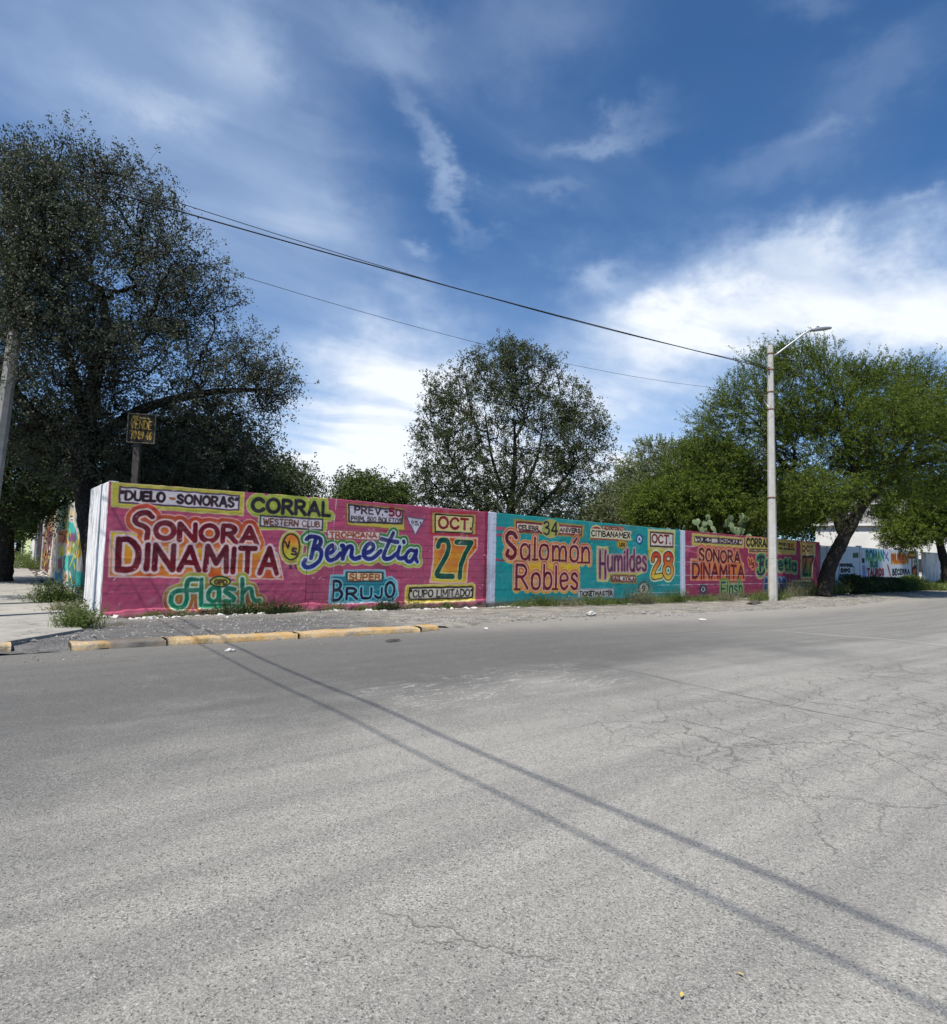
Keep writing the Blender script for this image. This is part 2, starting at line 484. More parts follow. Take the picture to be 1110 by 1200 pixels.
def apron_h(s, t):
    """height of the strip above the street surface; t = n / edge"""
    edge = .10 + .0 * s
    edge = np.where(s > 6.2, .055 - .03 * sstep(15, 24, s), .105)
    return edge


def apron_fn(S_, T_):
    e = apron_edge(S_)
    n = T_ * e
    P = C0 + S_[..., None] * WU + n[..., None] * WN
    lift = .10 - .035 * T_ + .028 * vnoise(S_ * 1.1, n * 1.1, 5) + .018 * vnoise(S_ * 4, n * 4, 6) + .010 * vnoise(S_ * 11, n * 11, 7)
    lift = lift - .125 * np.exp(-(n / .6) ** 2) * sstep(.0, .5, S_) * sstep(13, 10, S_)
    lift = np.where(S_ > 6.2, lift * (1 - .45 * sstep(6.2, 9, S_)), lift)
    skirt = np.where(T_ > .999, np.where(S_ > 6.2, -.03, .03), 0)
    tail = np.where(T_ > .999, 0, lift)
    P[..., 2] = gz(P[..., 0], P[..., 1]) + np.where(T_ > .93, lift * (1 - (T_ - .93) / .07 * .8), lift) + skirt * (T_ > .999)
    return P


AS = nonuni((-.55, 14, 146), (14, 45, 156), (45, 76, 50))
AT = np.concatenate([np.linspace(-.02, .93, 34), [.95, .97, .985, 1.0]])
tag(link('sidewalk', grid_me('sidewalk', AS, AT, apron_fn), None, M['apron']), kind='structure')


def apron_z(s, n):
    e = float(apron_edge(np.array([s]))[0]); p = apron_fn(np.array([[s]]), np.array([[min(n / e, .92)]]))[0, 0]
    return float(p[2]) if n < e else float(gz(p[0], p[1]))


# ramp of broken asphalt at the corner, between the two kerbs
def corner_fn(A_, B_):
    # quad between world points
    q = [wp(-2.3, 4.75), wp(-.45, 4.75), wp(-.45, -.6), wp(-3.3, 1.0)]
    P = (q[0] * (1 - A_[..., None]) + q[1] * A_[..., None]) * (1 - B_[..., None]) + (q[3] * (1 - A_[..., None]) + q[2] * A_[..., None]) * B_[..., None]
    P[..., 2] = .012 + .075 * sstep(0, .35, B_) + .018 * vnoise(A_ * 9, B_ * 12, 11) + .008 * vnoise(A_ * 30, B_ * 40, 12)
    return P


M['rubble_asphalt'] = dirt_mat('broken_asphalt', (.10, .10, .10), (.16, .155, .15), (.27, .265, .25))
tag(link('corner_ramp', grid_me('corner_ramp', np.linspace(0, 1, 30), np.linspace(0, 1, 60), corner_fn), None, M['rubble_asphalt']), kind='structure')

# lot behind the walls
def lot_me():
    P = [wp(-.2, -.1), wp(60, -.1), wp(60, -70), wp(-.2 - 0, -70)]
    a = sp(.2, -.1); P = [wp(.05, -.12), wp(90, -.12), wp(90, -90), sp(90, -.12) ]
    V = np.array(P); V[:, 2] = .05
    return mesh_np('lot_soil', V, np.array([[0, 1, 2, 3]]))
tag(link('lot_soil', lot_me(), None, M['lot']), kind='structure')

# side sidewalk: bedding and one object per slab
def bed_fn(U_, V_):
    P = S0 + U_[..., None] * SU + V_[..., None] * SV
    P[..., 2] = .075 + .012 * np.clip(U_ - 6, 0, 80) - .3 * (V_ > 3.19)
    return P
sw = link('side_sidewalk', grid_me('side_sidewalk', nonuni((-7.2, 20, 34), (20, 110, 30)), np.array([-.05, .3, 1, 2, 3.15, 3.2]), bed_fn), None, M['gap'])
tag(sw, kind='structure')
rows = [(-4.3 - 3.2, -1.05), (-3.0, -.80), (.0, -.35), (3.7, -.1), (7.4, 0), (11.1, 0), (14.8, 0), (18.5, 0), (22.2, 0), (25.9, 0), (29.6, 0), (33.5, 0), (37.4, 0), (41.4, 0), (46, 0), (51, 0), (57, 0), (64, 0), (72, 0), (82, 0)]
def row_u(k, v):
    # k = 0 front edge, 1 first joint ... measured in the C0-based frame of the photo, shifted to S0
    u0, sl = rows[k]; return u0 + sl * v
off = -float(np.dot(S0 - C0, SU))
front = lambda v: -2.93 + off - (v - .83) * 1.14
j1_ = lambda v: 1.48 + off - (v - .84) * .77
lines = [front, j1_, lambda v: 5.0 + off - .35 * v, lambda v: 8.9 + off - .1 * v]
for k in range(14): lines.append((lambda k: (lambda v: 12.8 + off + 4.2 * k))(k))
rng = random.Random(5)
vo = -float(np.dot(S0 - C0, SV))            # lateral shift between both frames
for k in range(len(lines) - 1):
    va, vb = (.62 if k else .78), 3.15
    tilt = rng.uniform(-.006, .006)
    for (v0, v1) in ((va, vb),):
        a0, a1 = lines[k](v0) + .012, lines[k](v1) + .012
        b0, b1 = lines[k + 1](v0) - .012, lines[k + 1](v1) - .012
        pts = [(a0, v0), (a1, v1), (b1, v1), (b0, v0)]
        V = []
        for zt in (0, 1):
            for (u, v) in pts:
                P = sp(u, v + vo * 0)
                zz = .075 + .012 * max(0, u - 6) + (.055 + tilt * (1 if u == b0 else -1) if zt else -.1)
                V.append([P[0], P[1], zz])
        F = np.array([[4, 5, 6, 7], [0, 1, 5, 4], [1, 2, 6, 5], [2, 3, 7, 6], [3, 0, 4, 7]])
        V = np.array(V)
        # normals outwards
        me = mesh_np('slab', V, F[:, ::-1])
        link('slab', me, sw, M['slab'])

# kerbs
def kerb_piece(name, pts, w, h, seed, parent, mt):
    """pts: (s, n) of the foot of the kerb face, w width to the back"""
    pts = np.array(pts, float); n_ = 60
    t = np.linspace(0, 1, n_); L = len(pts) - 1
    S_ = np.interp(t * L, range(L + 1), pts[:, 0]); Nn = np.interp(t * L, range(L + 1), pts[:, 1])
    prof = [(0.005, -.08), (.0, h * .72), (-.022, h * .97), (-.09, h), (-w * .6, h * 1.0), (-w, h * .9), (-w - .02, -.05)]
    V = []
    for i in range(n_):
        end = min(i, n_ - 1 - i); sh = 1 if end > 1 else (.94 if end == 0 else 1)
        for j, (dn, dz_) in enumerate(prof):
            q = .013 * vnoise(np.array(S_[i] * 3.3 + seed), np.array(j * 1.7), 13 + seed) + .012 * vnoise(np.array(S_[i] * 9 + seed), np.array(j * 2.7), 17 + seed)
            P = wp(S_[i], Nn[i] + dn + float(q))
            V.append([P[0], P[1], gz(P[0], P[1]) + (dz_ + float(q) * (dz_ > 0)) * (sh if dz_ > 0 else 1)])
    V = np.array(V); k = len(prof); I = np.arange(n_ * k).reshape(n_, k)
    F = np.stack([I[:-1, :-1], I[:-1, 1:], I[1:, 1:], I[1:, :-1]], -1).reshape(-1, 4)
    me = mesh_np(name, V, [F, I[0][None, :], I[-1][None, ::-1]], True)
    return link(name, me, parent, mt)


kb = empty('kerb', (0, 0, 0)); tag(kb, 'long low kerb painted yellow in front of the pink mural', 'kerb')
for a, b, c, d_, sd_ in [(-.98, .35, 4.72, 4.79, 1), (.37, 2.55, 4.80, 4.99, 2), (2.58, 5.15, 4.99, 5.14, 3), (5.22, 5.72, 5.12, 5.02, 4)]:
    kerb_piece('kerb_stone', [(a, c), (b, d_)], .46, .108, sd_, kb, M['kerb'])
kb2 = empty('kerb', (0, 0, 0)); tag(kb2, 'short yellow kerb end before the concrete side pavement, at left edge', 'kerb')
kerb_piece('kerb_stone', [(-4.9, 5.5), (-1.72, 4.45)], .40, .13, 7, kb2, M['kerb'])
# ------------------------------------------------------------------ painted lettering, rasterised from strokes
GL = {
'A': (.80, "l0,0;.4,1;.8,0|l.14,.34;.66,.34"), 'B': (.66, "l0,0;0,1|c0,1;.38,.98;.55,.78;.36,.55;0,.54|c0,.54;.45,.52;.66,.27;.42,.02;0,0"),
'C': (.72, "c.70,.80;.50,.98;.22,.94;.02,.66;.02,.34;.20,.06;.50,.02;.72,.20"), 'D': (.72, "l0,0;0,1|c0,1;.40,.96;.70,.68;.70,.34;.40,.04;0,0"),
'E': (.56, "l.56,1;0,1;0,0;.56,0|l0,.52;.46,.52"), 'F': (.54, "l.54,1;0,1;0,0|l0,.52;.44,.52"),
'G': (.74, "c.70,.80;.50,.98;.22,.94;.02,.66;.02,.34;.20,.06;.50,.02;.72,.18;.72,.44|l.72,.46;.42,.46"), 'H': (.66, "l0,0;0,1|l.66,0;.66,1|l0,.52;.66,.52"),
'I': (.06, "l.03,0;.03,1"), 'J': (.46, "l.44,1;.44,.3|c.44,.3;.36,.05;.16,.01;.0,.2"), 'K': (.66, "l0,0;0,1|l.62,1;0,.42|l.2,.58;.66,0"),
'L': (.52, "l0,1;0,0;.52,0"), 'M': (.90, "l0,0;.06,1;.45,.3;.84,1;.90,0"), 'N': (.70, "l0,0;0,1;.70,0;.70,1"),
'O': (.80, "c.40,1;.12,.86;0,.5;.12,.14;.40,0;.68,.14;.80,.5;.68,.86;.40,1"), 'P': (.60, "l0,0;0,1|c0,1;.42,.97;.60,.74;.42,.48;0,.46"),
'R': (.66, "l0,0;0,1|c0,1;.42,.97;.58,.75;.40,.51;0,.50|l.26,.5;.66,0"), 'S': (.60, "c.57,.82;.38,.99;.10,.90;.05,.70;.30,.53;.56,.36;.54,.12;.28,.0;.02,.16"),
'T': (.66, "l0,1;.66,1|l.33,1;.33,0"), 'U': (.66, "l0,1;0,.35|c0,.35;.08,.06;.33,0;.58,.06;.66,.35|l.66,.35;.66,1"), 'V': (.70, "l0,1;.35,0;.70,1"),
'W': (.90, "l0,1;.22,0;.45,.8;.68,0;.90,1"), 'X': (.64, "l0,0;.64,1|l0,1;.64,0"), 'Y': (.64, "l0,1;.32,.5;.64,1|l.32,.5;.32,0"), 'Z': (.6, "l0,1;.6,1;0,0;.6,0"),
'a': (.48, "c.46,.52;.26,.68;.04,.58;.0,.3;.10,.04;.30,.02;.46,.2|l.48,.66;.48,0"), 'b': (.48, "l0,1;0,0|c0,.45;.16,.66;.38,.62;.48,.34;.38,.06;.16,.0;0,.14"),
'd': (.48, "l.48,1;.48,0|c.48,.45;.32,.66;.10,.62;0,.34;.10,.06;.32,.0;.48,.14"), 'e': (.48, "c.02,.34;.46,.40;.40,.62;.22,.68;.04,.56;.0,.3;.10,.06;.28,.0;.46,.12"),
'h': (.46, "l0,1;0,0|c0,.42;.16,.64;.36,.64;.46,.44|l.46,.44;.46,0"), 'i': (.06, "l.03,.66;.03,0|l.03,.86;.03,.90"), 'l': (.06, "l.03,1;.03,0"),
'm': (.80, "l0,.66;0,0|c0,.42;.14,.65;.32,.64;.40,.44|l.40,.44;.40,0|c.40,.42;.54,.65;.72,.64;.80,.44|l.80,.44;.80,0"), 'n': (.46, "l0,.66;0,0|c0,.42;.16,.65;.36,.64;.46,.44|l.46,.44;.46,0"),
'o': (.50, "c.25,.68;.06,.6;0,.34;.06,.08;.25,0;.44,.08;.50,.34;.44,.6;.25,.68"), 'ó': (.50, "c.25,.68;.06,.6;0,.34;.06,.08;.25,0;.44,.08;.50,.34;.44,.6;.25,.68|l.22,.84;.40,1.04"),
's': (.40, "c.38,.56;.24,.68;.06,.62;.04,.46;.22,.35;.38,.24;.36,.06;.18,.0;.0,.10"), 't': (.36, "l.14,.92;.14,.16|c.14,.16;.20,.0;.36,.06|l0,.66;.34,.66"),
'u': (.46, "c0,.66;0,.24;.08,.04;.26,.0;.46,.20|l.46,.66;.46,0"),
'0': (.56, "c.28,1;.06,.84;0,.5;.06,.16;.28,0;.50,.16;.56,.5;.50,.84;.28,1"), '1': (.24, "l0,.8;.2,1;.2,0"), '2': (.56, "c.03,.78;.14,.97;.38,.98;.54,.78;.44,.52;.18,.22;.0,.0|l0,0;.56,0"),
'3': (.54, "c.03,.86;.24,1;.46,.90;.48,.68;.20,.54|c.20,.54;.50,.46;.54,.20;.30,.0;.02,.12"), '4': (.60, "l.46,0;.46,1;0,.3;.60,.3"), '5': (.54, "l.50,1;.08,1;.05,.56|c.05,.56;.30,.64;.52,.48;.52,.16;.28,.0;.02,.10"),
'6': (.54, "c.44,.96;.16,.76;.02,.36;.10,.06;.30,.0;.52,.14;.50,.44;.28,.54;.05,.36"), '7': (.54, "l0,1;.54,1;.18,0"), '8': (.54, "c.27,1;.06,.88;.08,.64;.27,.54;.48,.64;.48,.88;.27,1|c.27,.54;.03,.40;.04,.12;.27,0;.50,.12;.51,.40;.27,.54"),
'9': (.54, "c.10,.04;.38,.24;.52,.64;.44,.94;.24,1;.02,.86;.04,.56;.26,.46;.49,.64"), '.': (.06, "l.03,0;.03,.05"), '-': (.34, "l0,.5;.34,.5"), '=': (.5, "l0,.6;.5,.66|l.1,.4;.5,.36"),
'"': (.20, "l.03,1;.0,.8|l.18,1;.15,.8"), ' ': (.26, ""), ':': (.06, "l.03,.2;.03,.25|l.03,.6;.03,.65"), '/': (.4, "l0,0;.4,1"),
}


def smooth_pts(P, k=7):
    P = np.asarray(P, float)
    if len(P) < 3: return P
    closed = np.allclose(P[0], P[-1])
    Q = np.vstack([P[-2], P, P[1]]) if closed else np.vstack([2 * P[0] - P[1], P, 2 * P[-1] - P[-2]])
    out = []
    t = np.linspace(0, 1, k, endpoint=False)[:, None]
    for i in range(1, len(Q) - 2):
        a, b, c, d = Q[i - 1], Q[i], Q[i + 1], Q[i + 2]
        out.append(.5 * ((2 * b) + (c - a) * t + (2 * a - 5 * b + 4 * c - d) * t ** 2 + (-a + 3 * b - 3 * c + d) * t ** 3))
    out.append(Q[-2][None]); return np.vstack(out)


def glyph_strokes(ch):
    w, spec = GL.get(ch, GL['O'])
    res = []
    for s in spec.split('|'):
        if not s: continue
        pts = [tuple(float(q) for q in p.split(',')) for p in s[1:].split(';')]
        res.append(smooth_pts(pts) if s[0] == 'c' else np.array(pts))
    return w, res


def layout(text, a, b, ha, hb, gap=.26):
    """strokes of a line of text from baseline point a to b, cap heights ha and hb"""
    a = np.array(a); b = np.array(b); tot = sum(GL.get(c, GL['O'])[0] for c in text) + gap * (len(text) - 1)
    x = 0; out = []; rj = random.Random(text)
    for c in text:
        w, st = glyph_strokes(c)
        dy = rj.uniform(-.02, .02); sc = rj.uniform(.96, 1.04)
        for s in st:
            t = (x + s[:, 0]) / tot if tot > 0 else s[:, 0]
            base = a[None] + (b - a)[None] * t[:, None]
            h = ha + (hb - ha) * t
            P = base.copy(); P[:, 1] += (s[:, 1] * sc + dy) * h
            out.append(P)
        x += w + gap
    return out


class Canvas:
    def __init__(s, x0, x1, y0, y1, ppm, col):
        s.x0, s.y0, s.ppm = x0, y0, ppm
        s.w = int(round((x1 - x0) * ppm)); s.h = int(round((y1 - y0) * ppm)); s.x1 = x1; s.y1 = y1
        s.a = np.empty((s.h, s.w, 3), np.float32); s.a[:] = np.array(col) / 255
        xs = (np.arange(s.w) + .5) / ppm + x0; ys = (np.arange(s.h) + .5) / ppm + y0
        s.X, s.Y = np.meshgrid(xs, ys)
        s.wob = (.012 * vnoise(s.X * 5, s.Y * 5, 21) + .006 * vnoise(s.X * 14, s.Y * 14, 22)).astype(np.float32)
        s.wob2 = (.012 * vnoise(s.X * 6 + 9, s.Y * 6 + 4, 23)).astype(np.float32)
    def win(s, pts, r):
        lo = pts.min(0) - r; hi = pts.max(0) + r
        i0 = max(0, int((lo[0] - s.x0) * s.ppm)); i1 = min(s.w, int((hi[0] - s.x0) * s.ppm) + 2)
        j0 = max(0, int((lo[1] - s.y0) * s.ppm)); j1 = min(s.h, int((hi[1] - s.y0) * s.ppm) + 2)
        return i0, i1, j0, j1
    def color(s, col, sl, lo, hi):
        if isinstance(col[0], (list, tuple)):
            t = np.clip((hi - s.Y[sl]) / max(hi - lo, 1e-3) + .25 * vnoise(s.X[sl] * 3, s.Y[sl] * 3, 24), 0, 1)[..., None]
            return (np.array(col[0]) * (1 - t) + np.array(col[1]) * t) / 255
        return np.array(col) / 255
    def blend(s, sl, al, col):
        s.a[sl] = s.a[sl] * (1 - al[..., None]) + col * al[..., None]
    def strokes(s, sts, w, layers):
        allp = np.vstack(sts); R_ = max(l[0] for l in layers) + w / 2 + .05
        i0, i1, j0, j1 = s.win(allp, R_)
        if i1 <= i0 or j1 <= j0: return
        D = np.full((j1 - j0, i1 - i0), 9.0, np.float32)
        for st in sts:
            if len(st) == 1: st = np.vstack([st, st + 1e-3])
            for p, q in zip(st[:-1], st[1:]):
                a0, a1, b0, b1 = s.win(np.array([p, q]), R_)
                if a1 <= a0 or b1 <= b0: continue
                X = s.X[b0:b1, a0:a1]; Y = s.Y[b0:b1, a0:a1]
                d = q - p; L = max(d @ d, 1e-9)
                t = np.clip(((X - p[0]) * d[0] + (Y - p[1]) * d[1]) / L, 0, 1)
                dd = np.hypot(X - p[0] - t * d[0], Y - p[1] - t * d[1])
                v = D[b0 - j0:b1 - j0, a0 - i0:a1 - i0]; np.minimum(v, dd, out=v)
        sl = (slice(j0, j1), slice(i0, i1))
        lo, hi = allp[:, 1].min(), allp[:, 1].max()
        for k, (r, col) in enumerate(layers):
            al = np.clip((r + w / 2 - D + s.wob[sl] * (.6 + 2 * r)) * s.ppm + .5, 0, 1)
            s.blend(sl, al, s.color(col, sl, lo, hi))
    def poly(s, pts, fill, edge=None, ew=0):
        pts = np.array(pts, float); i0, i1, j0, j1 = s.win(pts, ew + .05)
        if i1 <= i0 or j1 <= j0: return
        sl = (slice(j0, j1), slice(i0, i1)); X = s.X[sl] + s.wob[sl]; Y = s.Y[sl] + s.wob2[sl]
        ins = np.zeros(X.shape, bool); D = np.full(X.shape, 9.0)
        for p, q in zip(pts, np.roll(pts, -1, 0)):
            c = ((p[1] > Y) != (q[1] > Y)) & (X < (q[0] - p[0]) * (Y - p[1]) / ((q[1] - p[1]) or 1e-9) + p[0])
            ins ^= c; d = q - p; L = max(d @ d, 1e-9)
            t = np.clip(((X - p[0]) * d[0] + (Y - p[1]) * d[1]) / L, 0, 1)
            np.minimum(D, np.hypot(X - p[0] - t * d[0], Y - p[1] - t * d[1]), out=D)
        sd_ = np.where(ins, -D, D)
        s.blend(sl, np.clip(-sd_ * s.ppm + .5, 0, 1), s.color(fill, sl, pts[:, 1].min(), pts[:, 1].max()))
        if edge: s.blend(sl, np.clip((ew - D) * s.ppm + .5, 0, 1), np.array(edge) / 255)
    def item(s, it):
        if it[0] == 'P': s.poly(it[1], it[2], it[3], it[4])
        elif it[0] == 'T': s.strokes(layout(it[1], it[2], it[3], it[4], it[5]), it[6], it[7])
        elif it[0] == 'S': s.strokes([smooth_pts(np.array(q)) if it[4] else np.array(q, float) for q in it[1]], it[2], it[3])
    def image(s, name, gain=1.02):
        lin = np.where(s.a <= .04045, s.a / 12.92, ((s.a + .055) / 1.055) ** 2.4) * gain
        lin = np.clip(lin, 0, .78)
        srgb = np.where(lin <= .0031308, lin * 12.92, 1.055 * lin ** (1 / 2.4) - .055)
        im = bpy.data.images.new(name, s.w, s.h)
        px = np.ones((s.h, s.w, 4), np.float32); px[..., :3] = srgb
        im.pixels.foreach_set(px.ravel()); im.update(); im.pack()
        return im


# ------------------------------------------------------------------ where the lettering sits on the walls (metres along, metres up)
def mk(x0, y0, k): return lambda x, y: (x0 + x / k, y0 + y / k)
def bearing(px, py):
    d = _f * FPX + _r * (px - 555) - _u * (py - 600); return np.array([d.x, d.y, d.z])
EYEP = np.array([0, 0, EYE])
def on_wall(px, py, org, axis, nrm):
    d = bearing(px, py); p = EYEP + d * (np.dot(org - EYEP, nrm) / np.dot(d, nrm))
    return [float(np.dot(p - org, axis)), float(p[2])]
def wall_sh(px, py): return on_wall(px, py, C0, WU, WN)
A=mk(90,550,4.269);B=mk(320,550,4.269);C_=mk(565,580,4.44);D=mk(795,600,6.167)
E=mk(590,600,9.25);G=mk(690,600,9.25);Fc=mk(870,615,11.1);Q=mk(330,595,6.53)
R1=mk(1000,630,12.33);R2=mk(950,625,16)
items=[]
def Wm(cr,p):
    s,h=wall_sh(*cr(*p)); return [round(float(s),3),round(float(h),3)]
def ppoly(cr,pts,fill,edge=None,ew=0,grow=0): items.append(['P',[Wm(cr,p) for p in pts],fill,edge,ew,grow])
def ptext(cr,t,bl,br,tl,tr,w,layers,fit=1):
    a=Wm(cr,bl);b=Wm(cr,br);c=Wm(cr,(bl[0],tl));d=Wm(cr,(br[0],tr))
    items.append(['T',t,a,b,round(c[1]-a[1],3),round(d[1]-b[1],3),w,layers])
def pline(cr,strokes,w,layers,smooth=1): items.append(['S',[[Wm(cr,p) for p in s] for s in strokes],w,layers,smooth])
def ell(cr,c,rx,ry,fill,edge=None,ew=0):
    ppoly(cr,[(c[0]+rx*math.cos(t*math.pi/12),c[1]+ry*math.sin(t*math.pi/12)) for t in range(24)],fill,edge,ew)
OL=[180,168,62];GR=[205,196,194];DK=[38,18,26];MA=[108,12,30];WH=[214,186,180];OR=[196,88,42];YE=[200,172,34];CR=[226,206,168]
LIM=[158,168,62]
# ---- panel 1
ppoly(A,[(178,65),(835,115),(832,230),(172,185)],OL,[196,182,110],.02)
ppoly(A,[(215,88),(812,132),(808,205),(215,165)],GR,[60,42,76],.018)
ptext(A,'"DUELO',(222,150),(438,162),108,118,.06,[[0,DK]])
ptext(A,'=',(462,158),(490,160),132,136,.03,[[0,[150,80,50]]])
ptext(A,'SONORAS"',(503,168),(802,190),126,146,.06,[[0,DK]])
ppoly(B,[(0,130),(270,155),(268,310),(-75,300),(-75,225)],LIM,[200,186,130],.015)
LCO=[[.115,[206,196,140]],[.095,LIM],[0,[26,26,36]]]
items.append(['T','CORRAL',Wm(A,(878,208)),Wm(B,(283,233)),Wm(A,(878,145))[1]-Wm(A,(878,208))[1],Wm(B,(283,168))[1]-Wm(B,(283,233))[1],.10,LCO])
q=[Wm(A,(918,232)),Wm(B,(248,250)),Wm(B,(245,305)),Wm(A,(918,283))]
items.append(['P',q,[200,188,190],[56,48,66],.02,.0])
items.append(['T','WESTERN CLUB',Wm(A,(934,276)),Wm(B,(232,290)),.16,.15,.035,[[0,[96,60,44]]]])
H1=[[.165,[214,158,150]],[.14,[[176,66,44],[200,104,40]]],[.045,WH],[0,[[84,6,24],[112,10,24]]]]
ppoly(A,[(240,330),(400,330),(900,385),(1000,420),(1000,440),(240,420)],YE)
s_pts=[Wm(A,p) for p in [(378,238),(352,218),(315,222),(292,245),(300,270),(335,285),(355,305),(350,348)]]
a=Wm(A,(392,345));b=Wm(A,(900,372));c=Wm(A,(392,268));d=Wm(A,(900,292))
ON=[[list(map(float,q)) for q in s] for s in layout('ONORA',a,b,c[1]-a[1],d[1]-b[1])]
items.append(['S',[[list(map(float,q)) for q in smooth_pts(s_pts)]]+ON,.118,H1,0])
SONORA_ITEM=items.pop()
ppoly(A,[(168,312),(300,318),(345,345),(960,385),(1008,425),(1030,550),(300,536),(160,537)],[[214,196,36],[196,84,34]],[208,168,158],.022)
items.append(SONORA_ITEM)
H2=[[.06,WH],[0,[[80,6,24],[110,10,22]]]]
pline(A,[[(212,350),(205,500)],[(212,352),(262,352),(302,392),(308,440),(288,490),(250,502),(205,500)]],.135,H2)
ptext(A,'INAMITA',(345,496),(1000,522),380,400,.125,H2)
# flash
HF=[[.135,[200,160,150]],[.115,[[150,150,60],[150,80,40]]],[.04,[190,200,180]],[0,[[6,96,70],[10,124,86]]]]
FL=[[(604,552),(562,553),(548,590),(550,650),(532,685),(495,690),(472,665),(476,630),(505,608),(600,604)],[(624,550),(622,620),(622,682)],[(622,682),(830,684)],
[(712,598),(680,594),(660,615),(660,645),(682,660),(705,645),(712,600),(714,660)],[(790,600),(758,596),(742,612),(765,628),(788,645),(770,662),(738,658)],
[(828,548),(828,680)],[(828,625),(850,598),(872,600),(880,640),(895,658),(915,655)]]
pline(A,FL,.10,HF)
ell(A,(718,562),50,26,[176,170,70],[20,60,40],.02)
ptext(A,'GPD',(690,574),(750,576),552,554,.03,[[0,[70,50,30]]])
# vs
ell(B,(90,392),58,84,[170,160,60],[206,190,140],.02)
ell(B,(90,388),42,66,[[214,120,40],[180,180,50]],[40,30,30],.02)
pline(B,[[(60,362),(74,392),(82,360)]],.05,[[0,DK]],0)
pline(B,[[(116,398),(100,396),(98,408),(114,414),(112,426),(94,424)]],.05,[[0,DK]])
pline(B,[[(86,484),(88,492)],[(116,484),(118,492)]],.06,[[0,DK]],0)
# prev
ppoly(B,[(366,168),(655,195),(660,305),(372,278)],[186,170,70],[150,90,60],.02)
ppoly(B,[(380,178),(650,206),(648,272),(382,262)],[196,188,196],[50,40,60],.025)
ptext(B,'PREV.-',(410,218),(572,230),184,196,.05,[[0,DK]])
ptext(B,'50',(582,232),(638,236),194,202,.06,[[0,[122,16,36]]])
ptext(B,'PRIM. 500 BOLETOS',(392,254),(642,270),234,248,.032,[[0,[60,50,50]]])
ppoly(B,[(668,238),(758,250),(712,328)],[206,200,206],[90,80,100],.015)
ptext(B,'95.1',(692,275),(740,280),258,264,.03,[[0,[60,50,80]]])
# tropicana / benetia
HB=[[.135,[196,196,150]],[.115,[[40,110,60],[168,168,52]]],[.045,[196,206,206]],[0,[[22,26,84],[30,44,120]]]]
BN=[[(190,240),(220,222),(270,225),(300,245),(290,285),(240,312)],[(262,235),(245,300),(225,385)],[(240,312),(290,318),(305,350),(290,405),(240,445),(190,455),(168,430),(180,400)],
[(345,350),(385,340),(405,310),(385,290),(355,315),(345,360),(365,400),(410,390),(450,350)],
[(462,290),(475,300),(468,390)],[(470,370),(500,310),(530,295),(540,320),(535,370),(560,392),(600,380)],
[(630,350),(680,335),(705,300),(680,272),(645,300),(628,350),(650,388),(700,385),(760,330)],
[(855,195),(825,260),(790,340),(785,385),(830,388),(880,350)],[(765,240),(810,250),(890,262)],
[(905,300),(890,350),(895,385),(930,385),(950,370)],[(935,258),(937,264)],
[(1020,330),(985,325),(955,360),(955,400),(985,412),(1010,385),(1035,325),(1025,380),(1040,415)]]
pline(Q,BN,.125,HB)
ppoly(B,[(272,303),(535,314),(530,354),(272,347)],[214,192,186],[150,80,80],.02)
ptext(B,'TROPICANA',(286,340),(518,343),314,320,.045,[[0,[150,66,34]]])
# brujo
ppoly(B,[(290,532),(355,532),(358,506),(558,506),(562,545),(592,538),(620,560),(625,630),(600,664),(540,660),(280,670)],[30,120,130],[140,180,190],.03)
HJ=[[.04,[120,190,200]],[0,[24,20,36]]]
ptext(B,'B',(298,656),(344,650),556,556,.08,HJ)
ptext(B,'RUJ',(368,650),(545,642),592,596,.07,HJ)
ptext(B,'O',(562,638),(606,638),562,562,.08,HJ)
ppoly(B,[(370,513),(546,517),(546,560),(370,560)],[216,196,160],[40,40,50],.02)
ptext(B,'SUPER',(382,555),(536,552),524,526,.05,[[0,[150,76,30]]])
ppoly(B,[(672,582),(1002,572),(1010,580),(1008,648),(1000,656),(668,672),(662,664),(664,592)],[186,164,40],[206,190,120],.03)
ppoly(B,[(686,594),(994,588),(1000,596),(996,642),(686,652),(680,640)],[204,196,176],[44,38,34],.028)
ptext(B,'"CUPO LIMITADO"',(688,640),(994,634),606,602,.042,[[0,[40,32,30]]])
# oct 27
ppoly(B,[(792,210),(1020,222),(1018,330),(792,322)],[176,150,80],[168,52,60],.04)
ppoly(B,[(812,224),(1000,237),(998,320),(812,312)],[206,190,120],[36,40,36],.025)
ptext(B,'OCT.',(830,294),(992,300),238,250,.085,[[.02,[220,190,120]],[0,[124,20,40]]])
ppoly(B,[(806,338),(1022,344),(1022,395),(978,450),(966,570),(786,565),(802,450)],[[196,70,40],[206,180,40]],[214,170,150],.03)
pline(B,[[(826,385),(838,358),(868,356),(880,385),(868,430),(835,490),(822,530),(898,536)]],.17,[[.035,[206,190,120]],[0,[8,72,58]]])
pline(B,[[(918,364),(994,368),(962,420),(940,480),(934,540)]],.17,[[.035,[206,190,120]],[0,[8,72,58]]],0)
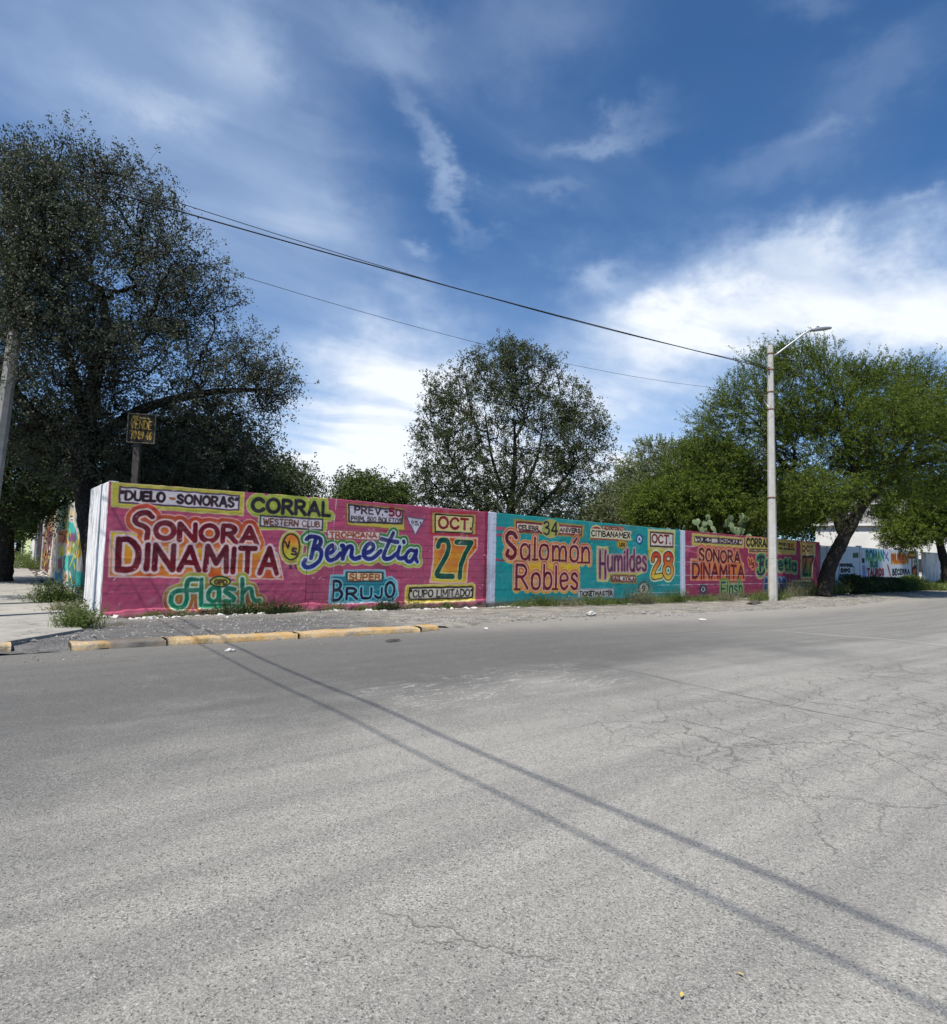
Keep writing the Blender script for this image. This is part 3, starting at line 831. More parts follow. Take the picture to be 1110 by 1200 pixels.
# separators
# ---- teal
ppoly(E,[(118,82),(875,150),(868,272),(118,218)],[174,166,80],[150,130,60],.03)
ppoly(E,[(140,108),(852,165),(848,248),(142,208)],[206,186,160],[120,40,50],.035)
ell(E,(510,180),95,100,[160,160,80],[180,160,100],.02)
ptext(E,'CELEBR.',(166,190),(392,206),142,160,.045,[[0,DK]])
ptext(E,'ANIVERS',(612,214),(832,224),172,184,.045,[[0,DK]])
ptext(E,'34',(438,242),(584,252),100,108,.07,[[0,[28,30,30]]])
ppoly(E,[(20,430),(120,500),(820,560),(826,650),(822,840),(110,850),(120,560),(30,520)],[[212,192,18],[204,120,26]],[206,160,120],.03)
HS=[[.135,[200,170,130]],[.11,[[190,90,44],[214,150,40]]],[.05,[214,164,150]],[0,[[84,16,28],[104,16,24]]]]
pline(E,[[(140,275),(115,235),(70,225),(38,260),(45,320),(110,385),(132,430),(112,485),(70,495),(38,460),(50,420)]],.15,HS)
ptext(E,'alomón',(188,508),(930,545),272,300,.10,HS)
ptext(E,'Robles',(140,830),(800,832),570,590,.10,HS)
for xx,yy in [(345,515),(560,522),(610,525),(655,528),(905,548),(150,838),(560,835),(835,548)]:
    pline(E,[[(xx-28,yy),(xx+28,yy+2)]],.07,[[0,[92,16,26]]],0)
ppoly(C_,[(500,490),(684,488),(684,528),(500,533)],[196,196,186],[150,150,150],.03)
ptext(C_,'TICKETMASTER',(508,525),(678,520),503,500,.05,[[0,[40,30,30]]])
ell(G,(80,200),58,52,[150,60,50],[206,180,120],.03)
ppoly(G,[(25,205),(465,215),(440,262),(470,305),(20,292)],[180,170,110],[190,150,90],.03)
ppoly(G,[(152,150),(386,165),(384,206),(152,190)],[206,180,150],[140,90,70],.03)
ptext(G,'AUDITORIO',(166,184),(372,198),162,174,.04,[[0,[110,40,40]]])
ptext(G,'CITIBANAMEX',(32,258),(446,284),200,226,.055,[[.05,[214,206,170]],[0,[40,26,36]]])
pline(G,[[(28,290),(330,306)]],.06,[[0,[140,60,60]]],0)
ell(G,(362,350),58,42,[180,150,30],[150,120,60],.03)
ptext(G,'LOS',(335,368),(392,372),336,340,.05,[[0,[70,40,40]]])
ell(G,(550,295),32,50,[200,214,220],[30,90,120],.05)
ptext(G,'R',(542,308),(560,308),284,284,.04,[[0,[50,40,90]]])
ppoly(G,[(92,380),(205,385),(210,470),(630,480),(625,640),(520,680),(225,690),(200,750),(92,745)],[[120,130,90],[196,180,50]],[190,180,110],.04)
HH=[[.09,[196,170,160]],[.055,[150,96,110]],[0,[[80,30,66],[48,20,46]]]]
ptext(G,'H',(122,708),(180,708),405,410,.07,HH)
ptext(G,'umildes',(208,634),(622,632),402,418,.065,HH)
ppoly(G,[(232,680),(516,686),(514,768),(234,764)],[186,170,80],[150,140,70],.03)
ppoly(G,[(240,690),(508,696),(506,756),(242,752)],[214,200,180],[120,70,60],.03)
ptext(G,'RAUL AYALA',(250,742),(498,742),704,708,.05,[[0,[96,50,50]]])
ppoly(G,[(645,190),(936,202),(930,415),(645,405)],[180,176,110],[190,186,130],.03)
ppoly(G,[(670,218),(914,238),(912,378),(670,370)],[206,200,190],[60,30,30],.035)
ptext(G,'OCT.',(688,330),(884,345),242,256,.08,[[.03,[220,180,150]],[0,[96,30,40]]])
ppoly(G,[(645,405),(930,415),(935,560),(650,520)],[196,170,30])
H28=[[.12,[206,206,170]],[.09,[200,196,150]],[.04,[34,26,30]],[0,[[190,40,26],[216,190,60]]]]
pline(G,[[(695,520),(705,475),(735,460),(765,490),(760,545),(720,610),(695,690),(730,702),(790,690)],[(863,455),(828,480),(830,535),(863,560),(895,535),(897,480),(863,455)],[(863,560),(825,595),(822,665),(863,712),(902,665),(900,595),(863,560)]],.19,H28)
ell(G,(598,830),55,68,[190,196,170],[60,90,80],.05)
ptext(G,'9',(580,860),(612,860),800,800,.07,[[0,[70,40,50]]])
# ---- panel 3
ppoly(D,[(100,155),(475,190),(472,258),(100,240)],[182,168,80],[190,160,100],.03)
ppoly(D,[(120,177),(462,203),(460,235),(120,217)],[200,190,180],[90,60,70],.03)
ptext(D,'"DUELO',(130,210),(240,216),186,192,.06,[[0,DK]])
ptext(D,'SONORAS"',(285,220),(452,230),196,208,.06,[[0,DK]])
H3=[[.15,[206,120,100]],[.12,[[190,80,60],[196,110,50]]],[.06,[206,150,110]],[0,[92,20,34]]]
ppoly(D,[(90,340),(470,370),(482,492),(90,490)],[[200,170,30],[190,80,60]],[200,150,120],.04)
ptext(D,'SONORA',(152,355),(446,368),265,290,.14,H3)
ptext(D,'DINAMITA',(106,474),(474,474),366,396,.14,[[.08,[206,110,70]],[0,[84,18,30]]])
ptext(D,'Flash',(312,606),(462,588),510,505,.09,[[.16,[130,130,60]],[.05,[130,160,110]],[0,[20,60,46]]])
ell(D,(180,560),22,32,[206,206,200],[60,60,70],.08)
ptext(D,'R',(174,572),(188,572),550,550,.06,[[0,[60,60,70]]])
ppoly(Fc,[(42,160),(704,206),(696,384),(80,362),(78,300),(42,290)],[176,162,78],[196,150,100],.04)
ptext(Fc,'CORRAL',(58,272),(350,288),178,194,.11,[[0,[34,34,30]]])
ppoly(Fc,[(96,316),(350,322),(350,352),(96,346)],[206,196,150],[90,70,50],.03)
ptext(Fc,'WESTERN CLUB',(104,342),(340,348),324,330,.035,[[0,[110,60,40]]])
ptext(Fc,'PREV',(478,262),(588,270),234,242,.06,[[0,[60,40,40]]])
ptext(Fc,'50',(596,288),(664,290),246,250,.1,[[0,[150,60,30]]])
ptext(Fc,'PRIM. 500 BOLETOS',(478,312),(680,330),298,314,.05,[[0,[60,50,40]]])
pline(Fc,[[(85,450),(105,520),(125,455)],[(150,495),(130,510),(155,540),(130,560)]],.1,[[.1,[206,120,80]],[0,[110,40,40]]])
H4=[[.16,[196,180,130]],[.12,[[50,120,70],[120,140,90]]],[0,[20,40,52]]]
pline(Fc,[[(200,440),(240,415),(285,430),(280,480),(240,510)],[(240,415),(235,520),(235,600)],[(240,510),(290,530),(290,590),(260,640),(220,650),(200,610)]],.15,H4)
ptext(Fc,'enetia',(310,560),(700,600),420,470,.11,H4)
pline(Fc,[[(310,880),(300,800),(310,720)],[(480,880),(500,800),(490,720)],[(330,720),(330,880)],[(540,720),(515,790),(545,850),(565,790),(540,720)]],.12,[[.16,[110,140,160]],[.08,[30,90,130]],[0,[30,40,70]]])
ppoly(Fc,[(755,216),(952,242),(946,376),(755,372)],[170,160,80],[190,120,80],.04)
ptext(Fc,'OCT',(778,342),(925,345),275,282,.11,[[.04,[200,180,120]],[0,[120,50,40]]])
ppoly(Fc,[(765,385),(945,390),(915,520),(910,690),(765,690)],[[196,80,50],[60,120,60]],[190,170,120],.05)
pline(Fc,[[(795,430),(815,410),(835,440),(820,540),(795,640),(850,645)],[(850,420),(925,420),(890,520),(880,650)]],.15,[[0,[16,44,34]]])
ppoly(Fc,[(645,730),(910,722),(905,832),(645,822)],[170,160,100],[190,170,130],.05)
ppoly(Fc,[(665,760),(895,750),(892,800),(665,802)],[176,180,160],[60,60,50],.03)
ptext(Fc,'CUPO LIMITADO',(672,798),(885,790),768,760,.05,[[0,[50,50,50]]])
# ---- white section beyond the gate
ppoly(R1,[(-5,225),(78,215),(78,290),(-5,295)],[70,96,50])
ppoly(R2,[(545,585),(760,585),(820,640),(815,800),(530,800)],[190,196,200],[90,96,100],.05)
ptext(R2,'GRAN BAILE',(560,620),(780,620),575,575,.09,[[0,[40,44,50]]])
ptext(R2,'EXPO',(570,720),(740,720),670,670,.12,[[0,[40,44,50]]])
ptext(R2,'CARRERAS',(550,790),(780,790),765,765,.06,[[0,[40,44,50]]])
ptext(R2,'ENTRADA',(530,880),(820,850),830,810,.12,[[0,[50,60,60]]])
ppoly(R1,[(120,295),(165,300),(165,370),(130,365)],[30,30,34])
ppoly(R1,[(95,400),(165,400),(185,590),(90,590)],[150,150,190])
ptext(R1,'ROMAN',(190,320),(440,330),192,205,.16,[[.08,[120,190,190]],[0,[[20,80,110],[110,150,60]]]])
pline(R1,[[(440,200),(510,330)],[(500,220),(470,300)]],.12,[[0,[70,80,150]]])
ptext(R1,'SUS',(250,420),(352,425),345,355,.13,[[.06,[150,170,60]],[0,[30,110,120]]])
ptext(R1,'TAUROS',(210,560),(442,540),455,455,.15,[[.04,[214,190,180]],[0,[150,36,40]]])
ptext(R1,'RUBEN',(560,355),(790,355),255,265,.17,[[.10,[196,140,60]],[0,[[140,50,30],[196,100,40]]]])
pline(R1,[[(500,400),(520,480),(540,550)]],.2,[[0,[140,60,40]]])
ppoly(R1,[(655,200),(700,205),(705,250),(655,245)],[120,60,40])
ptext(R1,'BECERRA',(570,540),(815,520),462,462,.14,[[0,[24,40,50]]])
ptext(R1,'SAB 15',(580,660),(800,650),600,598,.13,[[0,[30,110,130]]])
ppoly(R1,[(805,220),(905,222),(905,290),(805,285)],[190,160,60],[110,70,40],.1)
pline(R1,[[(850,300),(850,560)]],.25,[[0,[120,80,40]]],0)
ell(R1,(892,490),34,66,[196,110,60],[70,40,30],.12)
ptext(R1,'15',(875,400),(930,405),330,330,.13,[[0,[60,110,50]]])
MURAL = items
Z3=mk(15,580,9.23)
SIDE=[]
def side_area(pts,c): SIDE.append([[on_wall(*Z3(*p), S0, SU, SV) for p in pts],c])
side_area([(470,185),(600,110),(745,480),(770,560),(750,1080),(610,1010),(380,850)],[206,190,170])
side_area([(480,185),(600,110),(600,200),(480,260)],[150,200,180])
side_area([(490,250),(590,200),(590,290),(495,320)],[200,180,110])
side_area([(500,310),(590,290),(590,370),(500,390)],[110,190,160])
side_area([(600,290),(650,300),(690,400),(700,520),(600,500)],[50,160,150])
side_area([(490,390),(590,380),(590,520),(490,520)],[206,120,70])
side_area([(605,420),(680,420),(680,600),(605,600)],[110,60,100])
side_area([(500,560),(555,560),(555,660),(500,660)],[230,210,20])
side_area([(690,470),(740,480),(740,660),(690,700)],[190,150,30])
side_area([(610,500),(700,520),(700,640),(620,640)],[110,130,60])
side_area([(490,690),(535,690),(530,800),(490,800)],[180,80,60])
side_area([(540,660),(600,660),(600,820),(545,820)],[70,180,160])
side_area([(600,650),(690,650),(690,1010),(600,1000)],[40,110,110])
side_area([(685,830),(745,840),(735,1060),(680,1040)],[40,170,150])
side_area([(455,840),(530,850),(530,920),(460,910)],[50,170,190])
side_area([(535,850),(590,860),(590,920),(540,930)],[200,160,120])
side_area([(350,260),(470,185),(380,850),(300,780)],[80,40,36])
side_area([(390,240),(460,200),(450,380),(400,400)],[140,100,50])
side_area([(285,285),(330,270),(310,780),(245,740)],[40,26,26])
side_area([(230,310),(285,280),(240,730),(190,690)],[214,210,196])
side_area([(140,350),(230,310),(185,690),(120,640)],[196,206,150])
side_area([(110,370),(140,350),(120,640),(95,600)],[110,110,90])
side_area([(70,400),(110,370),(95,600),(70,580)],[180,190,170])
PINK = [166, 70, 98]; TEAL = [20, 138, 136]; BAND = [190, 196, 208]
cv = Canvas(-.3, 58.5, -.5, 3.4, 80, PINK)
BANDS = [(11.15, 11.53, BAND), (22.30, 22.70, BAND)]
for x0, x1, col in [(11.53, 22.30, TEAL), (22.70, 36.4, [146, 50, 80]), (36.4, 38.4, [150, 156, 166]), (38.4, 59, [196, 202, 210])]:
    cv.poly([(x0, -1), (x1, -1), (x1, 4), (x0, 4)], col)
rj = random.Random(3)
# brush lap marks in the ground coats
for k in range(520):
    x = rj.uniform(0, 35); y = rj.uniform(0, 3.1); L = rj.uniform(.2, 1.1); a = rj.uniform(-.3, .3)
    c0 = cv.a[min(cv.h - 1, int((y + .5) * 80)), min(cv.w - 1, int((x + .3) * 80))] * 255
    if x < 11.3 and x + L > 11.2 or x < 22.5 and x + L > 22.4: continue
    f_ = rj.uniform(.90, 1.12); c1 = [float(q) for q in np.clip(c0 * f_, 0, 240)]
    cv.strokes([np.array([(x, y), (x + L * math.cos(a), y + L * math.sin(a))])], rj.uniform(.04, .12), [[0, c1]])
for x0, x1, col in BANDS + [(11.03, 11.15, [136, 36, 62])]: cv.poly([(x0, -1), (x1, -1), (x1, 4), (x0, 4)], col)
for it in MURAL: cv.item(it)
# chipped spots and pale scratches on the relief of the render coat
for k in range(420):
    x = rj.uniform(0, 36); y = rj.uniform(-.1, 3.1); L = rj.uniform(.01, .12); a = rj.uniform(0, 3.1)
    cv.strokes([np.array([(x, y), (x + L * math.cos(a), y + L * math.sin(a))])], rj.uniform(.004, .016), [[0, [216, 190, 190]]])
for y0, y1, xa, xb in [(1.02, 1.0, 21.4, 31), (.60, .60, 20.6, 33), (1.62, 1.60, 21.8, 24), (2.35, 2.33, 21.6, 23.6), (.28, .26, 18.5, 23)]:
    cv.strokes([np.array([(xa, y0), ((xa + xb) / 2, (y0 + y1) / 2 + .01), (xb, y1)])], .022, [[0, [200, 190, 196]]])
cv.strokes([np.array([(5.6, 3.2), (5.55, 2.4), (5.62, 1.6), (5.57, .7), (5.6, .0)])], .018, [[0, [206, 186, 186]]])
IMG = cv.image('mural_paint')
cs = Canvas(-3, 80, -.4, 4.2, 24, [188, 184, 172])
for pts, col in SIDE: cs.poly(pts, col)
for k in range(260):
    x = rj.choice([rj.uniform(1.5, 14), rj.uniform(14, 24)]); y = rj.uniform(.3, 3.2)
    col = rj.choice([[40, 120, 120], [200, 120, 60], [90, 40, 60], [210, 200, 190], [220, 190, 40], [40, 60, 60]])
    cs.strokes([smooth_pts([(x, y), (x + rj.uniform(-.6, .6), y + rj.uniform(-.2, .2)), (x + rj.uniform(-.5, 1), y + rj.uniform(-.3, .3))])], .07, [[0, col]])
IMG2 = cs.image('side_paint')


SATUR = 1.0
def paint_mat(name, img, org, axis, x0, x1, y0, y1, dirt=(.20, .17, .13)):
    mt, N = mat(name, .85, .18)
    p = N.v('SUBTRACT', N.pos, tuple(org))
    u = N.ramp(N.v('DOT_PRODUCT', p, tuple(axis)), x0, x1, 0, 1, False)
    z = N.xyz(N.pos)[2]
    v = N.ramp(z, y0, y1, 0, 1, False)
    ti = N.node('ShaderNodeTexImage'); ti.image = img; ti.extension = 'EXTEND'; ti.interpolation = 'Cubic'
    N.put(ti.inputs[0], N.cxyz(u, v, 0))
    mid = N.noise(N.pos, 2.6, 7, .65); fine = N.noise(N.pos, 34, 5, .65)
    hs = N.node('ShaderNodeHueSaturation'); hs.inputs['Saturation'].default_value = SATUR; N.put(hs.inputs['Color'], ti.outputs[0])
    base = hs.outputs[0]
    base = N.mix(N.ramp(mid, .35, .75, 0, .07), base, (.50, .45, .45))
    base = N.mix(N.ramp(fine, .45, .75, 0, .22), base, (.10, .07, .07))
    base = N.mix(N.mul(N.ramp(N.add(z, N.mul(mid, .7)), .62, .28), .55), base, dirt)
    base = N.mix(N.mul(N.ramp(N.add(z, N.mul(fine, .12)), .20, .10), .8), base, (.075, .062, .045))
    blot = N.noise(N.pos, .9, 6, .7)
    base = N.mix(N.ramp(blot, .30, .50, .30, 0), base, (.07, .04, .05))
    base = N.mix(N.ramp(blot, .55, .72, 0, .16), base, (.66, .60, .60))
    flk = N.noise(N.pos, 15, 7, .72)
    base = N.mix(N.ramp(flk, .685, .70, 0, .75), base, (.46, .43, .41))
    run = N.noise(N.v('MULTIPLY', N.pos, (7, 7, .5)), 1.0, 5, .7)
    base = N.mix(N.mul(N.ramp(run, .60, .78), N.ramp(z, 1.6, 3.1, 0, .30)), base, (.16, .13, .12))
    N.put(N.b.inputs['Base Color'], base)
    bump(N, N.add(N.mul(N.noise(N.pos, 9, 5, .6), 1.0), N.mul(fine, .35)), .45, .010)
    return mt


M['paint'] = paint_mat('painted_mural', IMG, C0, WU, -.3, 58.5, -.5, 3.4)
M['side_paint'] = paint_mat('side_mural', IMG2, S0, SU, -3, 80, -.4, 4.2)
# ------------------------------------------------------------------ walls
M['white'] = None
def white_mat():
    mt, N = mat('white_limewash', .9, .2)
    mid = N.noise(N.pos, 2.2, 7, .7); fine = N.noise(N.pos, 30, 5, .7)
    run = N.noise(N.v('MULTIPLY', N.pos, (9, 9, .6)), 1.0, 6, .7)
    base = N.mix(N.ramp(mid, .35, .7), (.74, .74, .73), (.60, .60, .60))
    base = N.mix(N.mul(N.ramp(run, .50, .62), .75), base, (.15, .145, .155))
    base = N.mix(N.mul(N.ramp(fine, .62, .74), .6), base, (.15, .14, .14))
    z = N.xyz(N.pos)[2]
    base = N.mix(N.mul(N.ramp(N.add(z, N.mul(mid, .6)), .55, .25), .5), base, (.25, .22, .18))
    N.put(N.b.inputs['Base Color'], base)
    bump(N, N.add(N.mul(fine, .6), mid), .7, .02)
    return mt
M['white'] = white_mat()
M['metal_grey'] = simple('painted_sheet_metal', (.22, .25, .30), (.28, .31, .36), 3, .5, .1, .003, .5)
M['post_grey'] = concrete_mat('cast_concrete', (.26, .25, .23), (.34, .33, .30), 4)


def wtop(s): return np.interp(s, [-.5, 0, 5.3, 11.2, 22.7, 36.4, 60], [3.12, 3.12, 3.15, 3.14, 3.03, 2.98, 2.86])


wall = empty('painted_wall', (C0[0], C0[1], 0), ROTW)
tag(wall, 'long block boundary wall painted with pink and teal concert announcements', 'wall')


def core_me(name, x0, x1, y0, y1, zb=-.5, seed=1):
    n = max(2, int((x1 - x0) / .12)); xs = np.linspace(x0, x1, n)
    top = wtop(xs) + .006 * vnoise(xs * 2.3, xs * 0, seed) + .006 * vnoise(xs * 9, xs * 0 + 3, seed)
    V = []
    for x, t in zip(xs, top): V += [[x, y0, zb], [x, y0, t - .012], [x, y0 + .012, t], [x, y1 - .01, t + .004], [x, y1, t - .01], [x, y1, zb]]
    V = np.array(V); k = 6; I = np.arange(n * k).reshape(n, k)
    F = np.stack([I[:-1, :-1], I[1:, :-1], I[1:, 1:], I[:-1, 1:]], -1).reshape(-1, 4)
    return mesh_np(name, V, [F, I[0][None, :], I[-1][None, ::-1]])


panels = [(0.0, 11.34, 'pink section lettered SONORA DINAMITA and BENETIA nearest the white corner'),
          (11.34, 22.50, 'teal section lettered SALOMON ROBLES and HUMILDES'),
          (22.50, 36.40, 'pink section behind the lamp post')]
blk = [box_me('block', -.197, .197, 0, .12, -.097, .097, .003) for _ in range(1)]
half = box_me('block', -.097, .097, 0, .12, -.097, .097, .003)
for b_ in blk + [half]: b_.materials.append(M['paint'])
rng = random.Random(11)
nb = 0
for pi, (a, b, lab) in enumerate(panels):
    p = link('wall_panel', core_me('wall_panel', a, b, .006, .20, seed=pi + 2), wall, M['paint']); tag(p, lab)
    stuff_parts = []
    start = 4.8 if pi == 0 else a
    courses = 16
    for r_ in range(courses):
        x = start + (0.2 if r_ % 2 else 0.0)
        cells = []
        if r_ % 2: cells.append((start + .1, half, .2))
        while x + .4 <= b + .001:
            cells.append((x + .2, blk[0], .4)); x += .4
        if b - x > .19: cells.append((x + .1, half, .2))
        for xc, me, wd in cells:
            if xc + wd / 2 > b + .002: continue
            zc = float(wtop(xc)) - .112 - r_ * .2
            if zc < -.25: continue
            yo = rng.uniform(-.003, .002); tilt = rng.uniform(-.007, .007)
            if xc < 12.9 and nb < 300:
                o = link('block', me, p); o.location = (xc, yo, zc); o.rotation_euler = (0, .008 + tilt * .5, tilt); nb += 1
            else:
                Vb = np.array([v.co[:] for v in me.vertices]) + [xc, yo, zc]
                # light version: front box only
                w2 = wd / 2 - .003; hh = .097
                q = np.array([[-w2, 0, -hh], [w2, 0, -hh], [w2, 0, hh], [-w2, 0, hh], [-w2, .02, -hh], [w2, .02, -hh], [w2, .02, hh], [-w2, .02, hh]]) + [xc, yo, zc]
                f = np.array([[0, 1, 2, 3], [3, 2, 6, 7], [0, 3, 7, 4], [1, 5, 6, 2], [0, 4, 5, 1]])
                stuff_parts.append((q, f))
    if stuff_parts:
        V, F = join_np(stuff_parts)
        tag(link('blocks', mesh_np('blocks', V, F), p, M['paint']), kind='stuff')
    if pi == 0:
        def pl_fn(X, Z):
            y = -.008 + .006 * vnoise(X * 2.5, Z * 8, 31) + .0035 * vnoise(X * 11, Z * 30, 32) - .004 * (np.abs((Z * 3.13 * 5) % 1 - .5) > .45)
            return np.stack([X, y, Z * (wtop(X) - .006)], -1)
        link('render_coat', grid_me('render_coat', np.linspace(.0, 4.79, 160), np.linspace(-.1, 1, 110), pl_fn), p, M['paint'])
# sloping footing under the pink section
def foot_fn(X, T):
    topz = .225 + .035 * vnoise(X * 1.6, X * 0 + 1, 41) + .02 * vnoise(X * 6, X * 0 + 4, 42)
    yb = -.075 - .03 * vnoise(X * 2.2, T * 2, 43) * T
    # T 0 at the wall, 1 at the ground
    prof_y = np.interp(T, [0, .22, .34, 1], [.0, -.042, -.055, -.09]); prof_z = np.interp(T, [0, .22, .34, 1], [0, -.020, -.045, -.34])
    y = prof_y * (1 + .35 * vnoise(X * 5, T * 3, 44)); z = topz + prof_z + .006 * vnoise(X * 14, T * 6, 45)
    return np.stack([X, y, z], -1)
link('footing', grid_me('footing', np.linspace(.02, 11.1, 400), np.linspace(0, 1, 14), lambda X, T: foot_fn(X, T)), wall, M['paint'])


# white return at the corner (box with worn edges)
def pier_me():
    bm = bmesh.new(); bmesh.ops.create_cube(bm, size=1)
    x0, x1 = -.012, .2; y0, y1 = .004, 2.56
    for v in bm.verts:
        v.co = (x0 + (v.co.x + .5) * (x1 - x0) - .06 * (v.co.y + .5) , y0 + (v.co.y + .5) * (y1 - y0), -.4 + (v.co.z + .5) * 3.535)
    bmesh.ops.bevel(bm, geom=bm.edges[:], offset=.02, segments=2, affect='EDGES')
    bmesh.ops.subdivide_edges(bm, edges=[e for e in bm.edges if e.calc_length() > .5], cuts=24, use_grid_fill=True)
    for v in bm.verts:
        c = v.co
        v.co.x += .007 * float(vnoise(np.array(c.y * 2.5), np.array(c.z * 2.5), 51)) + .004 * float(vnoise(np.array(c.y * 9), np.array(c.z * 9), 52))
        v.co.z += .01 * float(vnoise(np.array(c.y * 4), np.array(c.x * 4), 53)) * (c.z > 2)
    me = bpy.data.meshes.new('corner_return'); bm.to_mesh(me); bm.free(); return me
pr = link('corner_return', pier_me(), wall, M['white']); tag(pr, 'whitewashed end of the wall turned towards the side street')
pr.location = (-.002, 0, 0)

# grey metal gate leaf and frame
gate = empty('metal_gate', wp(36.45, -.02, 0.0), ROTW)
tag(gate, 'grey sheet metal gate between the far pink panel and the posters', 'gate')
for x0, x1 in ((.06, .92), (.99, 1.86)):
    xs = []; ys = []
    n = int((x1 - x0) / .11)
    for i in range(n + 1):
        x = x0 + (x1 - x0) * i / n
        xs += [x, x + .035]; ys += [0 if i % 2 else .025] * 2
    V = [[x, y, z] for x, y in zip(xs, ys) for z in (.05, 2.72)]
    V = np.array(V); k = len(xs); I = np.arange(2 * k).reshape(k, 2)
    F = np.stack([I[:-1, 0], I[1:, 0], I[1:, 1], I[:-1, 1]], -1)
    link('gate_leaf', mesh_np('gate_leaf', V, F), gate, M['metal_grey'])
for b_ in ((0, .055, -.03, .05, -.3, 2.82), (.925, .985, -.03, .05, .0, 2.78), (1.865, 1.93, -.03, .05, -.3, 2.82)):
    link('gate_post', box_me('gate_post', *b_, .006), gate, M['metal_grey'])
link('gate_rail', box_me('gate_rail', .06, 1.86, -.025, .045, 2.73, 2.79, .005), gate, M['metal_grey'])

# poster wall and the last white wall
pw = empty('poster_wall', wp(38.4, 0, 0), ROTW); tag(pw, 'white wall with painted event posters beyond the metal gate', 'wall')
link('wall_panel', box_me('wall_panel', .0, 3.75, 0, .2, -.4, 2.86, .01), pw, M['paint'])
link('wall_panel', box_me('wall_panel', 4.02, 14.3, 0, .2, -.4, 2.84, .01), pw, M['paint'])
link('wall_post', box_me('wall_post', 3.76, 4.01, -.04, .24, -.4, 2.95, .01), pw, M['white'])
link('wall_post', box_me('wall_post', 14.31, 14.6, -.04, .24, -.4, 2.9, .01), pw, M['white'])
lw = empty('white_wall', wp(54.2, .1, 0), ROTW); tag(lw, 'plain pale wall stub at the far right end of the street wall', 'wall')
link('wall_panel', box_me('wall_panel', 0, 4.2, -.05, .25, -.4, 2.75, .02), lw, M['white'])
link('wall_cap', box_me('wall_cap', -.04, 4.24, -.09, .29, 2.752, 2.83, .01), lw, M['white'])

# side wall
sw_ = empty('side_wall', (S0[0], S0[1], 0), math.atan2(SU[1], SU[0])); tag(sw_, 'colourful painted wall running back along the side street', 'wall')
def side_core(x0, x1, y0, y1, h0):
    xs = np.linspace(x0, x1, 12); V = []
    for x in xs:
        t = h0 + .003 * max(0, x - 8)
        V += [[x, y1, -.3], [x, y1, t], [x, y0, t], [x, y0, -.3]]
    V = np.array(V); I = np.arange(len(xs) * 4).reshape(-1, 4)
    F = np.stack([I[:-1, :-1], I[:-1, 1:], I[1:, 1:], I[1:, :-1]], -1).reshape(-1, 4)
    return mesh_np('wall_panel', V, [F, I[0][None, ::-1], I[-1][None, :]])
for a, b in ((1.75, 14.2), (14.5, 22.6), (22.9, 29.3), (29.6, 38.0), (38.3, 54.0), (54.3, 78)):
    link('wall_panel', side_core(a, b, -.2, 0.0, 3.24), sw_, M['side_paint'])
for a in (14.21, 22.61, 29.31, 38.01, 54.01):
    link('wall_post', box_me('wall_post', a, a + .28, -.24, .05, -.3, 3.36, .01), sw_, M['white'])

# ------------------------------------------------------------------ building behind the trees
M['plaster_w'] = simple('white_plaster', (.66, .66, .64), (.58, .58, .56), 1.2, .9, .2, .01)
M['block_grey'] = simple('grey_block', (.27, .265, .25), (.33, .32, .30), 2.0, .95, .4, .02)
M['glass'] = simple('window_glass', (.03, .035, .04), (.04, .045, .05), 2, .12, 0, 0, .6)
bd = empty('house', (31.5, 57, 0), R(-33)); tag(bd, 'pale two storey house half hidden behind the leaning tree', 'house')
def hx(name, *a, mt='plaster_w', bev=.02): return link(name, box_me(name, *a, bev), bd, M[mt])
hx('ground_floor', 0, 14, 0, 9, -.6, 5.2)
hx('upper_floor', .6, 13.4, .4, 8.6, 5.42, 8.1, mt='block_grey')
hx('floor_slab', -.3, 14.3, -.3, 9.3, 5.202, 5.418)
hx('roof_slab', .3, 13.7, .1, 8.9, 8.102, 8.32)
for k, x in enumerate((1.2, 4.2, 7.4, 10.6)):
    for z0 in (1.2, 3.6 if False else 6.0):
        y = 0 if z0 < 5 else .4
        f = hx('window', x, x + 1.5, y - .04, y + .04, z0, z0 + 1.25)
        link('pane', box_me('pane', x + .08, x + 1.42, y - .055, y - .045, z0 + .08, z0 + 1.17), f, M['glass'])
# ------------------------------------------------------------------ vegetation
def leaf_mat(name, a, b, trans=.30, rough=.7, spec=.15):
    mt = bpy.data.materials.new(name); mt.use_nodes = True
    N = NT(mt.node_tree); bs = mt.node_tree.nodes['Principled BSDF']; out = mt.node_tree.nodes['Material Output']
    g = N.node('ShaderNodeNewGeometry')
    rnd = g.outputs['Random Per Island']
    n = N.noise(g.outputs['Position'], .9, 4, .6)
    col = N.mix(N.ramp(n, .35, .65), a, b)
    col = N.mix(N.ramp(rnd, 0, 1, .0, .45), col, tuple(c * 1.35 + .004 for c in b))
    col = N.mix(N.mul(N.ramp(rnd, .93, .97), .6), col, (.14, .12, .06))
    N.put(bs.inputs['Base Color'], col)
    bs.inputs['Roughness'].default_value = rough; bs.inputs['Specular IOR Level'].default_value = spec
    tr = N.node('ShaderNodeBsdfTranslucent'); N.put(tr.inputs['Color'], N.mix(1.0, col, (1.25, 1.6, .7), 'MULTIPLY'))
    mx = N.node('ShaderNodeMixShader'); mx.inputs[0].default_value = trans
    N.l.new(bs.outputs[0], mx.inputs[1]); N.l.new(tr.outputs[0], mx.inputs[2]); N.l.new(mx.outputs[0], out.inputs[0])
    return mt
